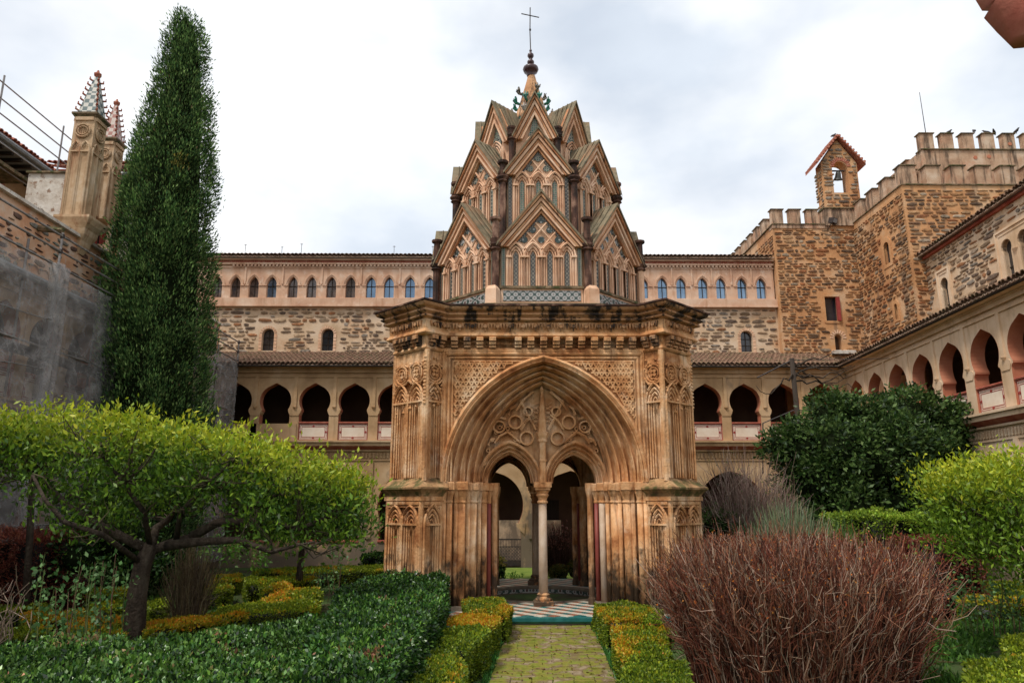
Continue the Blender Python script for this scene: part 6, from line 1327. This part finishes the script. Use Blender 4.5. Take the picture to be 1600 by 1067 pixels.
p = atY(1165, 800, 18.8); twigs('leafless_shrub', 'tall bare grey-pink shrub before the right lower arch', 'shrub', p.x, 18.8, 1.35, .9, 3.6, 380, [(.26, .17, .14), (.17, .11, .09), (.34, .26, .21)], .010, 3, .55, [(.06, .14, .02)], 500, wob=.16)
p = atY(1215, 800, 19.2); twigs('leafless_shrub', 'bare upright shrub leaning against the dark evergreen tree', 'shrub', p.x, 19.2, .7, .7, 2.9, 260, [(.3, .2, .14), (.2, .13, .1)], .010, 3, .5, wob=.12)
p = atY(872, 850, 23.6); twigs('leafless_shrub', 'bare reddish shrub seen through the right side of the pavilion', 'shrub', p.x, 23.6, .78, .6, 1.72, 420, [(.10, .06, .045), (.16, .09, .07), (.07, .04, .03)], .009, 3, .75, [(.34, .12, .09), (.4, .18, .14)], 1500, wob=.05)
p = atY(1235, 850, 15.5); 
twigs('tall_grass', 'clump of long grey-green grass behind the brown shrub', 'plant', p.x, 15.5, 1.0, .7, 2.35, 1300, [(.16, .23, .12), (.22, .3, .17), (.1, .15, .06), (.3, .27, .16)], .007, 0, .55, wob=.05, K=6)
p = atY(1310, 850, 17); twigs('tall_grass', 'darker grass clump at the foot of the dark evergreen tree', 'plant', p.x, 17, .6, .5, 2.0, 420, [(.06, .12, .03), (.1, .17, .05)], .008, 0, .5, wob=.06, K=6)
p = atY(0, 900, 11.5); twigs('leafless_shrub', 'arching pale bare briar at the left frame border', 'shrub', p.x-.1, 11.5, .6, .4, 1.55, 26, [(.36, .27, .2), (.25, .18, .13)], .012, 3, .1, wob=.18)
# roses
def rose(px0, px1, ptop, Y, n, label):
    root = empty('rose_bush', (0, 0, 0), 0, label, 'rose bush', 'rose bushes in the beds'); pts = []; b = []
    for i in range(n):
        px = px0+(px1-px0)*(i+.5)/n+random.uniform(-6, 6); t = atY(px, ptop+random.uniform(0, 60), Y+random.uniform(-.4, .4)); base = Vector((t.x+random.uniform(-.2, .2), t.y, .0)); pts.append([base, base.lerp(t, .35)+Vector((.05, 0, 0)), base.lerp(t, .7), t])
    P = np.array(pts); v, q, c = sticks(P, .012, .006, palette(n, [(.1, .12, .04), (.14, .08, .05)])); fast_mesh('stems', v, q, TWIG, c, parent=root)
    k = 60; tt = RNG.random((n, k)); idx = np.clip((tt*3).astype(int), 0, 2); fr_ = tt*3-idx; st = np.take_along_axis(P, idx[:, :, None], 1)*(1-fr_[:, :, None])+np.take_along_axis(P, idx[:, :, None]+1, 1)*fr_[:, :, None]
    st = st[tt > .3]; st = st+RNG.normal(0, .09, st.shape); v, q = leaf_geo(st, np.tile([0, 0, .5], (len(st), 1)), .085*RNG.uniform(.6, 1.2, len(st)), .6, 1.0); fast_mesh('leaves', v, q, LEAF, palette(len(st), [(.05, .13, .035), (.10, .2, .06), (.16, .28, .10)], jit=.3), parent=root)
rose(62, 150, 865, 11.0, 11, 'leafy rose stems at the far left in front of the burgundy bush')
rose(150, 200, 840, 11.4, 6, 'thin rose stems with pale leaves just left of the leaning trunk')
rose(1480, 1590, 870, 13.5, 13, 'green rose bush right of the huge brown shrub')
rose(500, 545, 835, 19.0, 6, 'slender rose by the parterre, left of the pavilion buttress')
rose(1395, 1440, 850, 15.0, 6, 'rose with orange hips behind the huge brown shrub')
# slender dark trunk in front of the netting
sp_t = empty('slender_tree', (0, 0, 0), 0, 'slender bare dark trunk standing before the netting at the left', 'tree'); 
limb(sp_t, [tuple(atY(50, 900, 14.6))[:2]+(0,), tuple(atY(47, 830, 14.6)), tuple(atY(50, 760, 14.6)), tuple(atY(47, 700, 14.6)), tuple(atY(60, 660, 14.6))], .075, .03, 'trunk')
limb(sp_t, [tuple(atY(47, 745, 14.6)), tuple(atY(30, 700, 14.6)), tuple(atY(5, 680, 14.7))], .025, .01)
# pergola post with leafless vine, thin rail
pg = empty('vine_post', (0, 0, 0), 0, 'dark post with leafless vine trained along a wire near the corner of the wings', 'post'); Yp = 24.0
A_ = atY(1237, 560, Yp); limb(pg, [(A_.x+.1, Yp, 0), (A_.x+.05, Yp, 4), tuple(A_)], .10, .085, 'post', WOODD)
part('arm', IRON, pg, lambda b: (b.tube([tuple(atY(1183, 590, Yp)), tuple(atY(1237, 563, Yp))], .025, 6), b.tube([tuple(atY(1237, 563, Yp)), tuple(atY(1390, 560, Yp))], .012, 5)))
for i in range(7):
    x, y = 1238, 572+i*4; pts = []
    for k in range(9): pts.append(tuple(atY(x, y, Yp+random.uniform(-.1, .1)))); x += random.uniform(6, 16)*(1 if i != 3 else -.6); y += random.uniform(-9, 11)
    limb(pg, pts, .035, .01, 'vine', BARK)
hr = tag(part('handrail', IRON, None, lambda b: (b.tube([tuple(atY(1192, 740, 25)), tuple(atY(1192, 661, 25)), tuple(atY(1240, 641, 25)), tuple(atY(1268, 641, 25))], .025, 6))), 'thin iron rail rising in front of the corner arches', 'rail')
# weeds and grass in the beds
n = 30000; P = np.column_stack([RNG.uniform(-11, 12, n), RNG.uniform(8, 26, n), np.zeros(n)]); lx = -.2+.26*(P[:, 1]-10.8)/4.4; rx_ = 1.54+.2*(P[:, 1]-10.8)/4.4
ok = ((P[:, 0] < lx-.03) | (P[:, 0] > rx_+.03)) & ~((np.abs(P[:, 0]-CX) < 3.9) & (np.abs(P[:, 1]-CY) < 3.9)) & (vnoise(P, .9, 21) > .38); P = P[ok]
v, q = leaf_geo(P, np.tile([0, 0, 1.], (len(P), 1)), .13*RNG.uniform(.4, 1.3, len(P)), .22, .7); n2 = 24000; P2 = np.column_stack([RNG.uniform(4.5, 11, n2), RNG.uniform(9, 15, n2), RNG.random(n2)*.12]); P2 = P2[vnoise(P2*np.array([1, 1, 0]), 1.6, 33) > .42]; P = np.concatenate([P, P2]); v, q = leaf_geo(P, np.tile([0, 0, 1.], (len(P), 1)), .12*RNG.uniform(.4, 1.3, len(P)), .3, .9)
tag(fast_mesh('ground_cover', v, q, LEAF, palette(len(P), [(.06, .15, .02), (.10, .21, .03), (.04, .10, .02)], jit=.3)), kind='stuff')
# tufts along the path edges and moss fringe
n = 2600; y = RNG.uniform(9.5, 15.1, n); sd_ = RNG.integers(0, 2, n); x = np.where(sd_ == 0, -.2+.26*(y-10.8)/4.4, 1.54+.2*(y-10.8)/4.4)+RNG.normal(0, .03, n)+np.where(sd_ == 0, -.05, .05)
v, q = leaf_geo(np.column_stack([x, y, np.zeros(n)]), np.tile([0, 0, 1.], (n, 1)), .10*RNG.uniform(.3, 1.2, n), .2, .6); tag(fast_mesh('path_edge_grass', v, q, LEAF, palette(n, [(.05, .18, .03), (.09, .24, .05)], jit=.3)), kind='stuff')

n = 170; y = RNG.uniform(10, 15, n); x = RNG.uniform(-.15, 1.5, n); v, q = leaf_geo(np.column_stack([x, y, np.full(n, .036)]), RNG.normal(0, 1, (n, 3))*np.array([1, 1, .12]), .05*RNG.uniform(.5, 1.4, n), .5, .1)
tag(fast_mesh('fallen_leaves', v, q, LEAF, palette(n, [(.25, .12, .03), (.12, .06, .025), (.3, .22, .05)], jit=.3)), kind='stuff')
